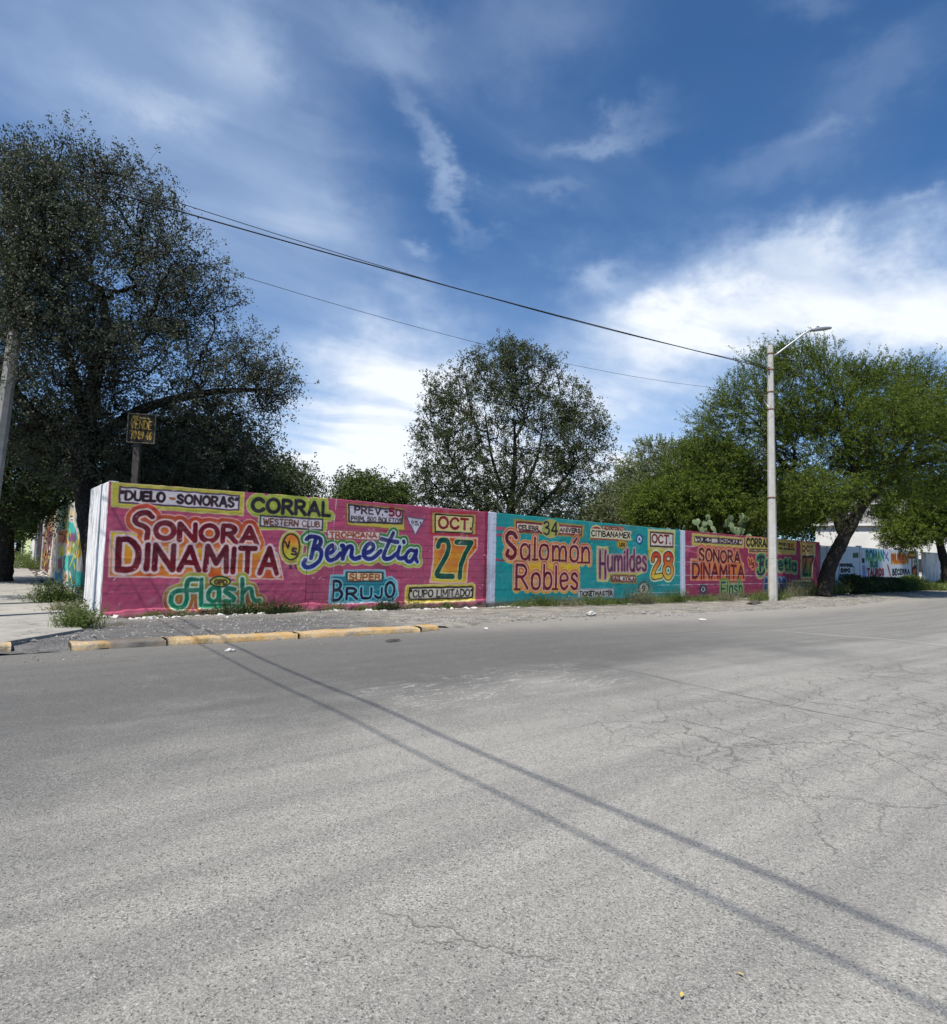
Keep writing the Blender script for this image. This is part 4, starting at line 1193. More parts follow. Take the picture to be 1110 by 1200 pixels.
def bark_mat(name, a, b):
    mt, N = mat(name, .95, .15)
    v = N.v('MULTIPLY', N.pos, (1, 1, .35))
    n = N.noise(v, 14, 7, .7); e = N.voro(N.v('ADD', v, N.v('SCALE', N.noise(v, 6, 3, .6, out=1), scale=.15)), 16, 'DISTANCE_TO_EDGE')
    base = N.mix(N.ramp(n, .3, .7), a, b)
    base = N.mix(N.ramp(e, .12, .0, 0, .7), base, tuple(c * .3 for c in a))
    N.put(N.b.inputs['Base Color'], base); bump(N, N.add(n, N.mul(N.ramp(e, 0, .2), 1.2)), 1.0, .03)
    return mt
M['leaf_grey'] = leaf_mat('leaf_grey_green', (.040, .046, .031), (.074, .082, .056), .14, .65, .25)
M['leaf_olive'] = leaf_mat('leaf_olive', (.038, .048, .022), (.066, .080, .034), .18, .7, .2)
M['leaf_bright'] = leaf_mat('leaf_mesquite', (.048, .074, .012), (.118, .155, .022), .28)
M['leaf_mid'] = leaf_mat('leaf_mid', (.050, .075, .020), (.085, .110, .030), .28)
M['leaf_pale'] = leaf_mat('leaf_pale', (.11, .125, .060), (.16, .175, .085), .28)
M['leaf_dark'] = leaf_mat('leaf_dark', (.022, .036, .016), (.038, .055, .022), .22)
M['weed'] = leaf_mat('weed_leaf', (.075, .105, .030), (.13, .155, .055), .30)
M['weed_dry'] = leaf_mat('weed_dry', (.10, .105, .060), (.17, .165, .10), .25)
M['bark'] = bark_mat('bark_dark', (.030, .026, .022), (.060, .052, .044))
M['bark_pale'] = bark_mat('bark_pale', (.10, .09, .075), (.16, .145, .12))


def unit(a): return a / (np.linalg.norm(a, axis=-1, keepdims=True) + 1e-9)


def leaf_mesh(name, c, d, l, w, rs, up=.5):
    """one rhombic leaf per centre c, long axis d"""
    n = len(c)
    nr = unit(rs.normal(size=(n, 3)) + np.array([0, 0, up]))
    d = unit(d); b = unit(np.cross(nr, d))
    l = (l * rs.uniform(.6, 1.35, (n, 1))) / 2; w = (w * rs.uniform(.7, 1.3, (n, 1))) / 2
    fold = unit(np.cross(d, b)) * w * .35
    V = np.stack([c - d * l, c + b * w + d * l * .15 + fold, c + d * l, c - b * w + d * l * .15 + fold], 1).reshape(-1, 3)
    F = np.arange(n * 4).reshape(-1, 4)
    return mesh_np(name, V, F)


def frusta(A, B, ra, rb, sides):
    T = unit(B - A); ref = np.where(np.abs(T[:, 2:3]) < .9, np.array([[0, 0, 1.]]), np.array([[1., 0, 0]]))
    X = unit(np.cross(T, ref)); Y = np.cross(T, X)
    a = np.arange(sides) * 2 * math.pi / sides
    ring = X[:, None] * np.cos(a)[None, :, None] + Y[:, None] * np.sin(a)[None, :, None]
    V = np.concatenate([A[:, None] + ring * ra[:, None, None], B[:, None] + ring * rb[:, None, None]], 1)
    n = len(A); I = np.arange(n * 2 * sides).reshape(n, 2 * sides)
    F = np.stack([I[:, :sides], I[:, sides:], np.roll(I[:, sides:], -1, 1), np.roll(I[:, :sides], -1, 1)], -1).reshape(-1, 4)
    return V.reshape(-1, 3), F


def grow(trunks, lobes, n, rs, shell=.55, dirw=.55, droop=0.0):
    """trunks: list of (points, radii). lobes: (centre, (rx,ry,rz), weight)."""
    P = []; par = []; tr = []; plen = []
    for pts, rad in trunks:
        pts = np.array(pts, float)
        m_ = max(len(pts), int(np.linalg.norm(np.diff(pts, axis=0), axis=1).sum() / .35))
        t = np.linspace(0, len(pts) - 1, m_)
        q = np.stack([np.interp(t, range(len(pts)), pts[:, i]) for i in range(3)], 1)
        q[1:-1] += rs.normal(size=(m_ - 2, 3)) * .02
        rr = np.interp(t, range(len(pts)), rad)
        base = len(P)
        for i in range(m_):
            if i == 0:
                if base: 
                    D = np.linalg.norm(np.array(P) - q[0], axis=1); j = int(D.argmin()); par.append(j); plen.append(plen[j] + D[j])
                else: par.append(-1); plen.append(0)
            else: par.append(base + i - 1); plen.append(plen[-1] + np.linalg.norm(q[i] - q[i - 1]))
            P.append(q[i]); tr.append(rr[i])
    nt = len(P)
    w = np.array([l[2] for l in lobes], float); w /= w.sum()
    pick = rs.choice(len(lobes), n, p=w)
    dv = unit(rs.normal(size=(n, 3))); rad = rs.uniform(0, 1, (n, 1)) ** (1 / 3) 
    rad = shell + (1 - shell) * rad if False else np.where(rs.uniform(size=(n, 1)) < shell, .72 + .28 * rad, rad)
    cen = np.array([lobes[i][0] for i in pick]); rr = np.array([lobes[i][1] for i in pick])
    A = cen + dv * rad * rr * (1 + np.clip(.10 * rs.normal(size=(n, 1)), -.2, .14))
    P = np.array(P); top = P[:nt]
    dist = np.min(np.linalg.norm(A[:, None] - top[None], axis=2), axis=1)
    order = np.argsort(dist + rs.normal(size=n) * .15); A = A[order]
    AP = np.zeros((nt + n, 3)); AP[:nt] = P; pl_ = np.zeros(nt + n); pl_[:nt] = plen
    par = par + [0] * n
    low = np.zeros(nt, bool)
    allow = np.ones(nt + n, bool)
    # the bare lower trunk takes no branches
    for i in range(nt):
        if tr[i] > .82 * tr[0] and plen[i] < .45 * max(plen[:nt]): allow[i] = False
    for i in range(n):
        k = nt + i
        d = np.linalg.norm(AP[:k] - A[i], axis=1) + dirw * pl_[:k] * .5 + np.where(allow[:k], 0, 50)
        j = int(d.argmin()); AP[k] = A[i]; par[k] = j; pl_[k] = pl_[j] + np.linalg.norm(A[i] - AP[j])
    par = np.array(par)
    cnt = np.ones(nt + n)
    for k in range(nt + n - 1, 0, -1):
        if k >= nt or True: cnt[par[k]] += cnt[k] if par[k] >= 0 else 0
    rad = .007 * cnt ** .47
    rad[:nt] = np.array(tr)
    rad[nt:] = np.minimum(rad[nt:], np.where(par[nt:] < nt, rad[np.maximum(par[nt:], 0)] * .75, 9))
    for k in range(nt, nt + n): rad[k] = min(rad[k], rad[par[k]] * .95)
    return AP, par, rad, nt, cnt


def build_tree(name, label, cat, base, trunks, lobes, n, leaves, mats, seed=1, style='cluster', ll=.09, lw=.045, rc=.28,
               shell=.5, group=None, minr=.0, shoot=(.5, .9, 14, 4), up=.5, wob=.12, upb=.3):
    rs = np.random.RandomState(seed)
    AP, par, rad, nt, cnt = grow(trunks, lobes, n, rs, shell)
    root = empty(name, base); tag(root, label, cat, group)
    b = np.array(base, float)
    segs = [(k, par[k]) for k in range(len(AP)) if par[k] >= 0]
    k_ = np.array([s[0] for s in segs]); p_ = np.array([s[1] for s in segs])
    A, B = AP[p_], AP[k_]; ra = np.where(k_ < nt, rad[p_], np.minimum(rad[p_], rad[k_] * 1.25)); rb = rad[k_]
    # bent limbs: 3 pieces for branch segments
    L = np.linalg.norm(B - A, axis=1, keepdims=True)
    off1 = rs.normal(size=A.shape) * L * wob * (k_ >= nt)[:, None]; off2 = rs.normal(size=A.shape) * L * wob * (k_ >= nt)[:, None]
    M1 = A + (B - A) / 3 + off1; M2 = A + (B - A) * 2 / 3 + off2 * .7
    big = ra > .05; V = []; 
    parts = []
    isb = k_ >= nt
    for pts, rr_ in trunks:
        pts = np.array(pts, float); mm = max(8, int(np.linalg.norm(np.diff(pts, axis=0), axis=1).sum() / .18))
        sp_ = smooth_pts(pts, 8); tt = np.linspace(0, len(sp_) - 1, mm)
        q_ = np.stack([np.interp(tt, range(len(sp_)), sp_[:, i]) for i in range(3)], 1)
        ru = np.interp(tt / tt[-1] * (len(rr_) - 1), range(len(rr_)), rr_)
        ru = ru * (1 + .07 * vnoise(tt * 1.3, tt * 0 + seed, seed)); 
        if q_[0, 2] < .6: ru = ru * (1 + .14 * np.exp(-np.arange(mm) * .18 / .35))
        v_, f_ = tube_np(q_, ru, 14)
        v_ = v_ + .05 * ru.repeat(14)[:, None] * np.stack([vnoise(v_[:, 2] * 5, v_[:, i] * 6 + 9, seed + i) for i in range(3)], 1)
        parts.append((v_, f_))
    A, B, M1, M2, ra, rb, big = A[isb], B[isb], M1[isb], M2[isb], ra[isb], rb[isb], big[isb]
    for (Q0, Q1, r0, r1) in ((A, M1, ra, ra + (rb - ra) / 3), (M1, M2, ra + (rb - ra) / 3, ra + (rb - ra) * 2 / 3), (M2, B, ra + (rb - ra) * 2 / 3, rb)):
        e = unit(Q1 - Q0) * np.minimum(r1 * .4, .02)[:, None]
        if big.any(): parts.append(frusta(Q0[big] - e[big], Q1[big] + e[big], r0[big], r1[big], 10))
        sm = ~big & (rb > minr)
        if sm.any(): parts.append(frusta(Q0[sm] - e[sm], Q1[sm] + e[sm], r0[sm], r1[sm], 4))
    tips = AP[nt:]; pd = unit(AP[nt:] - AP[par[nt:]])
    cr = np.mean(AP[nt:], axis=0)
    outw = unit(tips - cr)
    if style == 'cluster':
        per = max(1, leaves // n)
        T = np.repeat(tips, per, 0); D = np.repeat(pd, per, 0)
        Bk = np.repeat(AP[par[nt:]], per, 0)
        t = rs.uniform(-.55, .25, (len(T), 1)) * np.minimum(np.linalg.norm(T - Bk, axis=1, keepdims=True), 1.2)
        c = T + D * t + rs.normal(size=T.shape) * rc * np.array([1, 1, .8])
        # pull a share into tight tufts so that gaps open between them
        sub = rs.normal(size=(n, 5, 3)) * rc * 1.15
        ks = rs.randint(0, 5, len(T)); idx = np.repeat(np.arange(n), per)
        tuft = rs.uniform(size=len(T)) < .84
        c[tuft] = (T + sub[idx, ks])[tuft] + rs.normal(size=(tuft.sum(), 3)) * rc * .30
        lm = leaf_mesh('crown', c - b, rs.normal(size=c.shape) + D * .6, ll, lw, rs, up)
        # twigs to the tufts
        e = (tips[:, None] + sub).reshape(-1, 3); s0 = np.repeat(tips - pd * .12, 5, 0)
        parts.append(frusta(s0, e, np.full(len(e), .006), np.full(len(e), .0025), 3))
    else:
        l0, l1, nl, ns = shoot
        T = np.repeat(tips, ns, 0); D = unit(np.repeat(pd * .5 + outw * .7, ns, 0) + rs.normal(size=T.shape) * .55 + np.array([0, 0, upb]))
        LS = rs.uniform(l0, l1, (len(T), 1)); T0 = T + rs.normal(size=T.shape) * rc * .5
        E = T0 + D * LS
        E[:, 2] -= .10 * LS[:, 0]
        parts.append(frusta(T0, E, np.full(len(E), .007), np.full(len(E), .0025), 3))
        t = rs.uniform(.05, 1.0, (len(T), nl, 1))
        c = (T0[:, None] + (E - T0)[:, None] * t + rs.normal(size=(len(T), nl, 3)) * .035).reshape(-1, 3)
        dd = unit(np.repeat(D, nl, 0) * .7 + rs.normal(size=c.shape) * .75)
        c = c + dd * ll * .3
        lm = leaf_mesh('crown', c - b, dd, ll, lw, rs, up)
    V, F = join_np(parts)
    link('trunk', mesh_np('trunk', V - b, F, True), root, mats[1])
    link('crown', lm, root, mats[0])
    return root


def LB(px, py, D, rx, ry=None, rd=None, w=1.0):
    """a lobe of foliage given by where it stands (photo bearing and distance) and its radii in metres"""
    k = D / 727
    return (pxp(px, py, D), (rx * k, (rd if rd else (rx + (ry or rx)) / 2 * .9) * k, (ry or rx) * k), w)


# --- big dark tree at the corner
tb = [-10.25, 17.3, 0.0]
big_lobes = [LB(72, 222, 17.5, 66, 46, w=.9), LB(160, 250, 18, 56, 50, w=.75), LB(20, 320, 17, 90, 85, 55, w=1.3), LB(125, 340, 17.5, 100, 75, 75, w=1.9),
             LB(212, 345, 18.5, 48, 55, w=.8), LB(60, 440, 17, 90, 85, 60, w=1.8), LB(165, 440, 17.8, 100, 75, 70, w=2.0), LB(272, 462, 19, 60, 56, 60, w=1.1),
             LB(235, 530, 19, 90, 55, w=1.3), LB(110, 525, 17.8, 90, 48, 60, w=1.4), LB(322, 446, 19, 26, 32, w=.28), LB(-40, 280, 16.5, 80, 90, 60, w=1.0),
             LB(-60, 430, 16, 90, 110, 50, w=1.0), LB(0, 205, 17, 45, 32, w=.35), LB(62, 172, 17.3, 22, 14, w=.07), LB(122, 192, 17.5, 34, 22, w=.16), LB(225, 275, 18, 22, 18, w=.09),
             LB(292, 405, 18.5, 28, 14, w=.12), LB(262, 340, 18.3, 22, 26, w=.14), LB(52, 275, 14.7, 58, 56, 24, w=1.1), LB(44, 212, 14.7, 30, 26, 16, w=.34), LB(36, 345, 14.7, 44, 56, 18, w=.75), LB(24, 425, 14.8, 30, 20, 14, w=.06), LB(112, 402, 15.2, 45, 28, 28, w=.22)]
build_tree('broadleaf_tree', 'huge dark tree rising over the white corner of the painted wall', 'tree', tb,
           [([tb, [-10.55, 17.4, 1.6], [-10.95, 17.4, 3.3], [-11.05, 17.4, 4.6], [-11.0, 17.5, 6.2], [-10.8, 17.6, 8.0], [-11.0, 17.6, 9.2]], [.38, .33, .30, .27, .20, .13, .05]),
            ([[-11.05, 17.4, 4.4], [-9.6, 17.6, 5.6], [-8.0, 18.2, 6.3], [-6.4, 18.8, 6.6]], [.20, .15, .10, .05]),
            ([[-11.05, 17.4, 4.2], [-12.4, 16.6, 5.6], [-13.4, 16.2, 7.6]], [.19, .14, .07]),
            ([[-11.05, 17.4, 4.8], [-10.9, 16.4, 6.4], [-10.8, 15.0, 8.2]], [.14, .10, .05])],
           big_lobes, 2200, 165000, (M['leaf_grey'], M['bark']), seed=4, ll=.075, lw=.044, rc=.24, shell=.5)

# --- street tree further along the side pavement
stb = pxp(3, 664, 25); stb[2] = .2
build_tree('broadleaf_tree', 'dark trunked tree on the side pavement at the left edge', 'tree', stb,
           [([stb, stb + [.0, 0, 1.8], stb + [-.3, 0, 3.6], stb + [-.2, .2, 5.5]], [.36, .30, .26, .12]), ([stb + [-.2, 0, 3.0], stb + [1.6, .3, 4.6]], [.16, .06])],
           [LB(20, 560, 24, 80, 50, w=1.5), LB(70, 520, 25, 50, 40, w=.7), LB(-40, 480, 24, 90, 80, w=1.5)], 700, 42000, (M['leaf_dark'], M['bark']), seed=6, ll=.12, lw=.07, rc=.35)
for i, (px, py, D, r, lab) in enumerate([(55, 590, 42, 34, 'green tree overhanging the far end of the side wall'), (25, 600, 62, 40, 'distant tree at the far end of the side street')]):
    q = pxp(px, py, D); b0 = np.array([q[0], q[1], .05]) + (np.array([2.5, 1.5, 0]) if i == 0 else 0)
    build_tree('background_tree', lab, 'tree', b0, [([b0, b0 + [0, 0, 2.2], [q[0], q[1], q[2]]], [.25, .2, .1])], [LB(px, py, D, r, r * .8), LB(px - 20, py + 12, D, r * .7, r * .6)], 260, 14000, (M['leaf_mid'], M['bark']), seed=20 + i, ll=.2, lw=.12, rc=.5)

# --- trees in the lot behind the painted wall
def lot_tree(label, px, D, lobes, n, leaves, m_, seed, ll, lw, rc, name='broadleaf_tree', trunk=.2, **kw):
    q = pxp(px, 640, D); b0 = np.array([q[0], q[1], .05]); c = lobes[0][0]
    build_tree(name, label, 'tree', b0, [([b0, b0 + [.1, 0, 1.5], (b0 + c) / 2 + [0, 0, .3], c], [trunk, trunk * .8, trunk * .55, trunk * .25])], lobes, n, leaves, m_, seed=seed, ll=ll, lw=lw, rc=rc, **kw)

lot_tree('dark dense tree behind the wall beside the for sale sign', 245, 23, [LB(230, 530, 23, 70, 45, w=1.0), LB(240, 560, 23, 75, 50, w=1.5), LB(170, 560, 22, 60, 55), LB(300, 570, 24, 40, 32, w=.5)], 620, 56000, (M['leaf_dark'], M['bark']), 31, .12, .07, .32)
lot_tree('small rounded tree peeping over the wall left of the PREV panel', 335, 30, [LB(335, 572, 30, 38, 30), LB(318, 560, 30, 18, 16, w=.3)], 240, 11000, (M['leaf_olive'], M['bark']), 32, .13, .07, .3)
lot_tree('low green tree above the wall between the PREV panel and triangle', 435, 38, [LB(437, 582, 38, 46, 24), LB(420, 572, 38, 24, 16, w=.4), LB(462, 590, 38, 20, 12, w=.3)], 300, 15000, (M['leaf_mid'], M['bark']), 33, .17, .09, .34)

cb = pxp(600, 640, 27); cb[2] = .05
build_tree('broadleaf_tree', 'airy olive tree standing alone behind the wall at centre', 'tree', cb,
           [([cb, cb + [.05, 0, 1.6], cb + [-.1, 0, 3.4], cb + [.05, 0, 5.6], cb + [0, 0, 7.6]], [.24, .2, .17, .11, .04]),
            ([cb + [0, 0, 2.2], cb + [-1.6, .3, 4.0], cb + [-2.9, .3, 6.2]], [.12, .08, .03]), ([cb + [0, 0, 2.6], cb + [1.5, -.3, 4.2], cb + [2.8, -.2, 5.8]], [.12, .08, .03]),
            ([cb + [0, 0, 3.4], cb + [-.9, -.6, 5.6], cb + [-1.3, -.6, 7.6]], [.09, .06, .03]), ([cb + [0, 0, 3.6], cb + [1.0, .5, 5.8], cb + [1.3, .4, 7.4]], [.09, .06, .03])],
           [LB(600, 520, 27, 88, 85, w=2.6), LB(525, 530, 27, 42, 70, w=.9), LB(680, 530, 27, 34, 62, w=.8), LB(595, 440, 27, 62, 38, w=.9), LB(520, 468, 27, 26, 30, w=.28),
            LB(660, 470, 27, 34, 32, w=.35), LB(600, 590, 27, 100, 30, w=1.2), LB(500, 570, 27, 20, 28, w=.2), LB(700, 500, 27, 14, 20, w=.1), LB(600, 412, 27, 20, 14, w=.09), LB(640, 425, 27, 22, 18, w=.07)],
           1250, 90000, (M['leaf_olive'], M['bark']), seed=9, ll=.095, lw=.050, rc=.21, shell=.35, up=.8)

lot_tree('pale grey green bush tree right of the airy centre tree', 722, 40, [LB(725, 592, 40, 30, 34), LB(705, 605, 38, 22, 18, w=.5)], 260, 12000, (M['leaf_pale'], M['bark_pale']), 41, .17, .06, .4)
lot_tree('feathery grey green tree left of the big mesquite', 770, 40, [LB(775, 555, 40, 48, 36), LB(790, 590, 39, 60, 34), LB(750, 590, 39, 32, 34, w=.6)], 700, 0, (M['leaf_pale'], M['bark_pale']), 42, .16, .06, .3,
         style='shoot', shoot=(.5, 1.0, 14, 5), upb=.1)
lot_tree('bright green mesquite bush above the OCT 28 panel', 800, 35, [LB(800, 590, 35, 62, 28), LB(830, 560, 36, 50, 44), LB(770, 600, 34, 30, 18, w=.4)], 900, 0, (M['leaf_bright'], M['bark']), 43, .14, .055, .3,
         style='shoot', shoot=(.4, .9, 14, 5), upb=.2)

# --- the big leaning mesquite in front of the far wall
mb = np.array(pxp(966, 697, 33.2)); mb[2] = .0
def mp(px, py, D): return pxp(px, py, D)
build_tree('mesquite_tree', 'large leaning mesquite with dark forked trunk beside the lamp post', 'tree', mb,
           [([mb, mp(972, 665, 33.2), mp(984, 640, 33.2), mp(997, 615, 33.2), mp(1012, 590, 33.4), mp(1035, 568, 33.8), mp(1052, 552, 34), mp(1064, 520, 34), mp(1075, 480, 34)], [.40, .36, .345, .33, .27, .22, .18, .13, .06]),
            ([mp(990, 628, 33.2), mp(976, 596, 33.5), mp(950, 570, 34), mp(915, 540, 35), mp(890, 500, 36)], [.30, .26, .21, .15, .07]),
            ([mp(1052, 552, 34), mp(1085, 540, 33.5), mp(1120, 525, 33)], [.2, .15, .07]),
            ([mp(1012, 590, 33.4), mp(1002, 550, 34), mp(985, 500, 35), mp(975, 455, 35)], [.22, .17, .11, .05]),
            ([mp(950, 570, 34), mp(900, 585, 34.5), mp(860, 585, 35)], [.14, .10, .05])],
           [LB(930, 470, 35, 80, 52, w=1.6), LB(870, 520, 36, 62, 62, w=1.6), LB(1010, 482, 35, 85, 42, w=1.6), LB(1085, 482, 34, 60, 42, w=1.1), LB(960, 540, 35, 70, 42, w=1.3), LB(850, 565, 37, 48, 40, w=.9),
            LB(925, 425, 35, 40, 18, w=.35), LB(1035, 440, 35, 60, 14, w=.35), LB(1110, 520, 34, 40, 30, w=.4), LB(1160, 492, 34, 60, 46, w=.7), LB(900, 590, 37, 55, 28, w=.8), LB(1055, 500, 31.5, 62, 34, w=.8), LB(960, 412, 35, 26, 10, w=.08), LB(945, 585, 36.5, 45, 30, w=.7), LB(1020, 545, 36.5, 50, 30, w=.7), LB(1000, 590, 38, 40, 18, w=.25), LB(955, 578, 32, 48, 26, w=.6), LB(1035, 560, 32.2, 34, 20, w=.3), LB(1085, 560, 33, 44, 24, w=.45), LB(905, 600, 34, 40, 18, w=.35)],
           3200, 0, (M['leaf_bright'], M['bark']), seed=14, style='shoot', ll=.13, lw=.044, rc=.34, shell=.45, shoot=(.5, 1.25, 18, 5), upb=.35)

rb_ = pxp(1108, 672, 46); rb_[2] = .05
build_tree('mesquite_tree', 'round green tree standing by the pale wall stub at right edge', 'tree', rb_,
           [([rb_, rb_ + [.1, 0, 1.6], rb_ + [-.3, 0, 3.2], rb_ + [-.4, 0, 5]], [.42, .34, .25, .1])],
           [LB(1085, 600, 46, 46, 34, w=1.2), LB(1120, 590, 46, 46, 40), LB(1060, 625, 45, 26, 16, w=.4)], 900, 0, (M['leaf_bright'], M['bark']), seed=15, style='shoot', ll=.17, lw=.065, rc=.3, shoot=(.4, .9, 13, 5), upb=.25)
for i, (px, py, D, r, lab) in enumerate([(1120, 640, 75, 60, 'far tree closing the street at right'), (900, 600, 60, 60, 'distant tree mass seen through the mesquite'), (650, 620, 62, 60, 'distant tree mass low behind the centre tree'), (840, 615, 52, 40, 'dark bush behind the prickly pears')]):
    q = pxp(px, py, D); b0 = np.array([q[0], q[1], .0])
    build_tree('background_tree', lab, 'tree', b0, [([b0, b0 + [0, 0, 1.5], [q[0], q[1], max(q[2], 2.5)]], [.3, .2, .1])], [LB(px, py, D, r, r * .55), LB(px + r * .5, py + 8, D, r * .6, r * .4)], 260, 15000, (M['leaf_dark'] if i else M['leaf_mid'], M['bark']), seed=50 + i, ll=.26, lw=.15, rc=.6)
# ------------------------------------------------------------------ prickly pears
M['pad'] = simple('cactus_pad', (.085, .125, .055), (.15, .19, .095), 5, .6, .3, .01, .3)
def pad_mesh():
    bm = bmesh.new(); bmesh.ops.create_uvsphere(bm, u_segments=14, v_segments=9, radius=1)
    for v in bm.verts:
        z = v.co.z; k = 1 if z > 0 else 1 - .28 * abs(z)
        v.co = (v.co.x * .155 * k, v.co.y * .028, z * .21 + .2)
    for f in bm.faces: f.smooth = True
    me = bpy.data.meshes.new('pad'); bm.to_mesh(me); bm.free(); me.materials.append(M['pad']); return me
PAD = pad_mesh()
def cactus(label, base, n, seed, sc=1.0):
    root = empty('prickly_pear', base); tag(root, label, 'cactus')
    rr = random.Random(seed)
    tips = []
    for k in range(3):
        x_ = (k - 1) * .3
        link('stem', tube_me('stem', [[x_ * .3, 0, -base[2]], [x_ * .5, .05, -base[2] * .5], [x_, 0, .05]], [.09, .075, .05], 8), root, M['pad'])
    for k in range(n):
        if len(tips) < 4: p0 = Vector((rr.choice((-.3, 0, .3)) + rr.uniform(-.1, .1), rr.uniform(-.15, .15), .0)); rot = (rr.uniform(-.2, .2), rr.uniform(-.25, .25), rr.uniform(-.8, .8)); gen = 0
        else:
            t = rr.choice(tips[-7:]); p0 = t[0]; rot = (rr.uniform(-.35, .35), t[1][1] + rr.uniform(-.75, .75), rr.uniform(-1, 1)); gen = t[2] + 1
        s = sc * rr.uniform(.75, 1.15) * (1.2 if gen < 2 else 1)
        o = link('pad', PAD, root); o.rotation_euler = rot; o.scale = (s, s, s); o.location = p0
        mt = o.rotation_euler.to_matrix(); tips.append((p0 + mt @ Vector((rr.uniform(-.06, .06), 0, .37)) * s, rot, gen))
        if tips[-1][0].z > 1.25 * sc: tips.pop()
    return root
def place_cactus(label, px, D, z, n, seed, sc): 
    q = pxp(px, 640, D); cactus(label, (q[0], q[1], z), n, seed, sc)
place_cactus('upright prickly pear with single pads above the wall, left one', 832, 32.0, 2.75, 15, 4, .95)
place_cactus('taller pale prickly pear above the wall beside the lamp post', 874, 33.3, 2.75, 24, 7, 1.0)
place_cactus('low prickly pear crouching on the wall top over the white band', 806, 31.2, 2.7, 5, 12, .9)

# ------------------------------------------------------------------ weeds
def weed_mesh(name, seed, h, w, d, nst, leaf, lw, blades=40):
    rs = np.random.RandomState(seed)
    parts = []
    base = np.stack([rs.normal(size=nst) * w * .28, rs.normal(size=nst) * d * .3, np.zeros(nst)], 1)
    lean = np.stack([rs.normal(size=nst) * .35, rs.normal(size=nst) * .35, np.ones(nst)], 1) + base * [.9 / max(w, .2), .9 / max(d, .2), 0]
    L = h * rs.uniform(.35, 1.05, nst)[:, None]
    E = base + unit(lean) * L
    parts.append(frusta(base, E, np.full(nst, .005), np.full(nst, .002), 3))
    nl = 16
    t = rs.uniform(.1, 1, (nst, nl, 1)); c = (base[:, None] + (E - base)[:, None] * t + rs.normal(size=(nst, nl, 3)) * leaf * .55).reshape(-1, 3)
    c[:, 2] = np.abs(c[:, 2])
    n = len(c); dd = unit(rs.normal(size=(n, 3)) + [0, 0, .5]); nr = unit(rs.normal(size=(n, 3)) + [0, 0, .8]); b = unit(np.cross(nr, dd))
    l = leaf * rs.uniform(.5, 1.2, (n, 1)) / 2; ww = lw * rs.uniform(.6, 1.2, (n, 1)) / 2
    V = np.stack([c - dd * l, c + b * ww, c + dd * l, c - b * ww], 1).reshape(-1, 3)
    parts.append((V, np.arange(n * 4).reshape(-1, 4)))
    # grass blades
    bb = np.stack([rs.normal(size=blades) * w * .38, rs.normal(size=blades) * d * .38, np.zeros(blades)], 1)
    dr = unit(np.stack([rs.normal(size=blades) * .5, rs.normal(size=blades) * .5, np.ones(blades)], 1)); bl = h * rs.uniform(.3, .8, (blades, 1))
    sd_ = unit(np.cross(dr, [0, 0, 1.])) * .006
    mid = bb + dr * bl * .6; tip = bb + dr * bl + (dr * [1, 1, 0]) * bl * .5 - [0, 0, .05]
    V = np.stack([bb - sd_, bb + sd_, mid + sd_ * .8, mid - sd_ * .8], 1).reshape(-1, 3); parts.append((V, np.arange(blades * 4).reshape(-1, 4)))
    V = np.stack([mid - sd_ * .8, mid + sd_ * .8, tip + sd_ * .1, tip - sd_ * .1], 1).reshape(-1, 3); parts.append((V, np.arange(blades * 4).reshape(-1, 4)))
    V, F = join_np(parts)
    return mesh_np(name, V, F)


def weed(label, loc, h, w, d=None, seed=1, nst=40, leaf=.05, lw=.025, m_='weed', rz=ROTW, blades=60, name='weed_clump', cat='weed', group=None):
    o = link(name, weed_mesh(name, seed, h, w, d or w * .7, nst, leaf, lw, blades), None, M[m_])
    o.location = [float(q) for q in loc]; o.rotation_euler = (0, 0, rz); tag(o, label, cat, group)
    return o
def gpt(px, py, z=.12):
    d = _f * FPX + _r * (px - 555) - _u * (py - 600); t = (z - EYE) / d.z
    return np.array([d.x * t, d.y * t, z])
weed('bushy weed beside the side pavement under the side mural', gpt(64, 706, .10), .70, .8, .8, 1, 190, .06, .028, 'weed', 0, 260)
weed('leafy weed at the foot of the whitewashed wall corner', gpt(92, 735, .10), .52, .5, .45, 2, 130, .05, .025, 'weed', 0, 160)
weed('low weed between the two pavement weeds', gpt(78, 716, .10), .28, .6, .5, 33, 60, .045, .02, 'weed_dry', 0, 80)
weed('bright weed far along the foot of the side wall', sp(24, .5, .3), .9, 1.6, 2.4, 3, 160, .10, .05, 'weed', 0, 120)
weed('leafy growth along the side wall far behind the rubble', sp(36, .6, .4), 1.0, 1.6, 5.0, 4, 160, .14, .07, 'weed', 0, 120)
wl = [(2.55, .22, .34, .55, 'under the F of the green word FLASH'), (3.2, .24, .46, .7, 'under the end of the green word FLASH'), (3.75, .2, .50, .8, 'right of the word FLASH, at the pink footing'),
      (4.35, .2, .30, .5, 'on the rubble left of the word BRUJO'), (5.6, .18, .34, .5, 'under the letter B of BRUJO'), (6.5, .2, .26, .5, 'under the last letters of BRUJO'),
      (8.1, .22, .42, .7, 'below the left end of the CUPO LIMITADO panel'), (9.4, .2, .26, .5, 'below the right end of the CUPO LIMITADO panel'), (1.0, .25, .22, .5, 'on white rubble left of the word FLASH'), (1.75, .22, .24, .5, 'between the wall corner and the word FLASH')]
for i, (s, n, h, w, lab) in enumerate(wl):
    weed('small dark weed growing ' + lab, wp(s, n, apron_z(s, n)), h, w, .3, 60 + i, 46, .05, .025, 'weed' if i % 3 else 'weed_dry', blades=50)
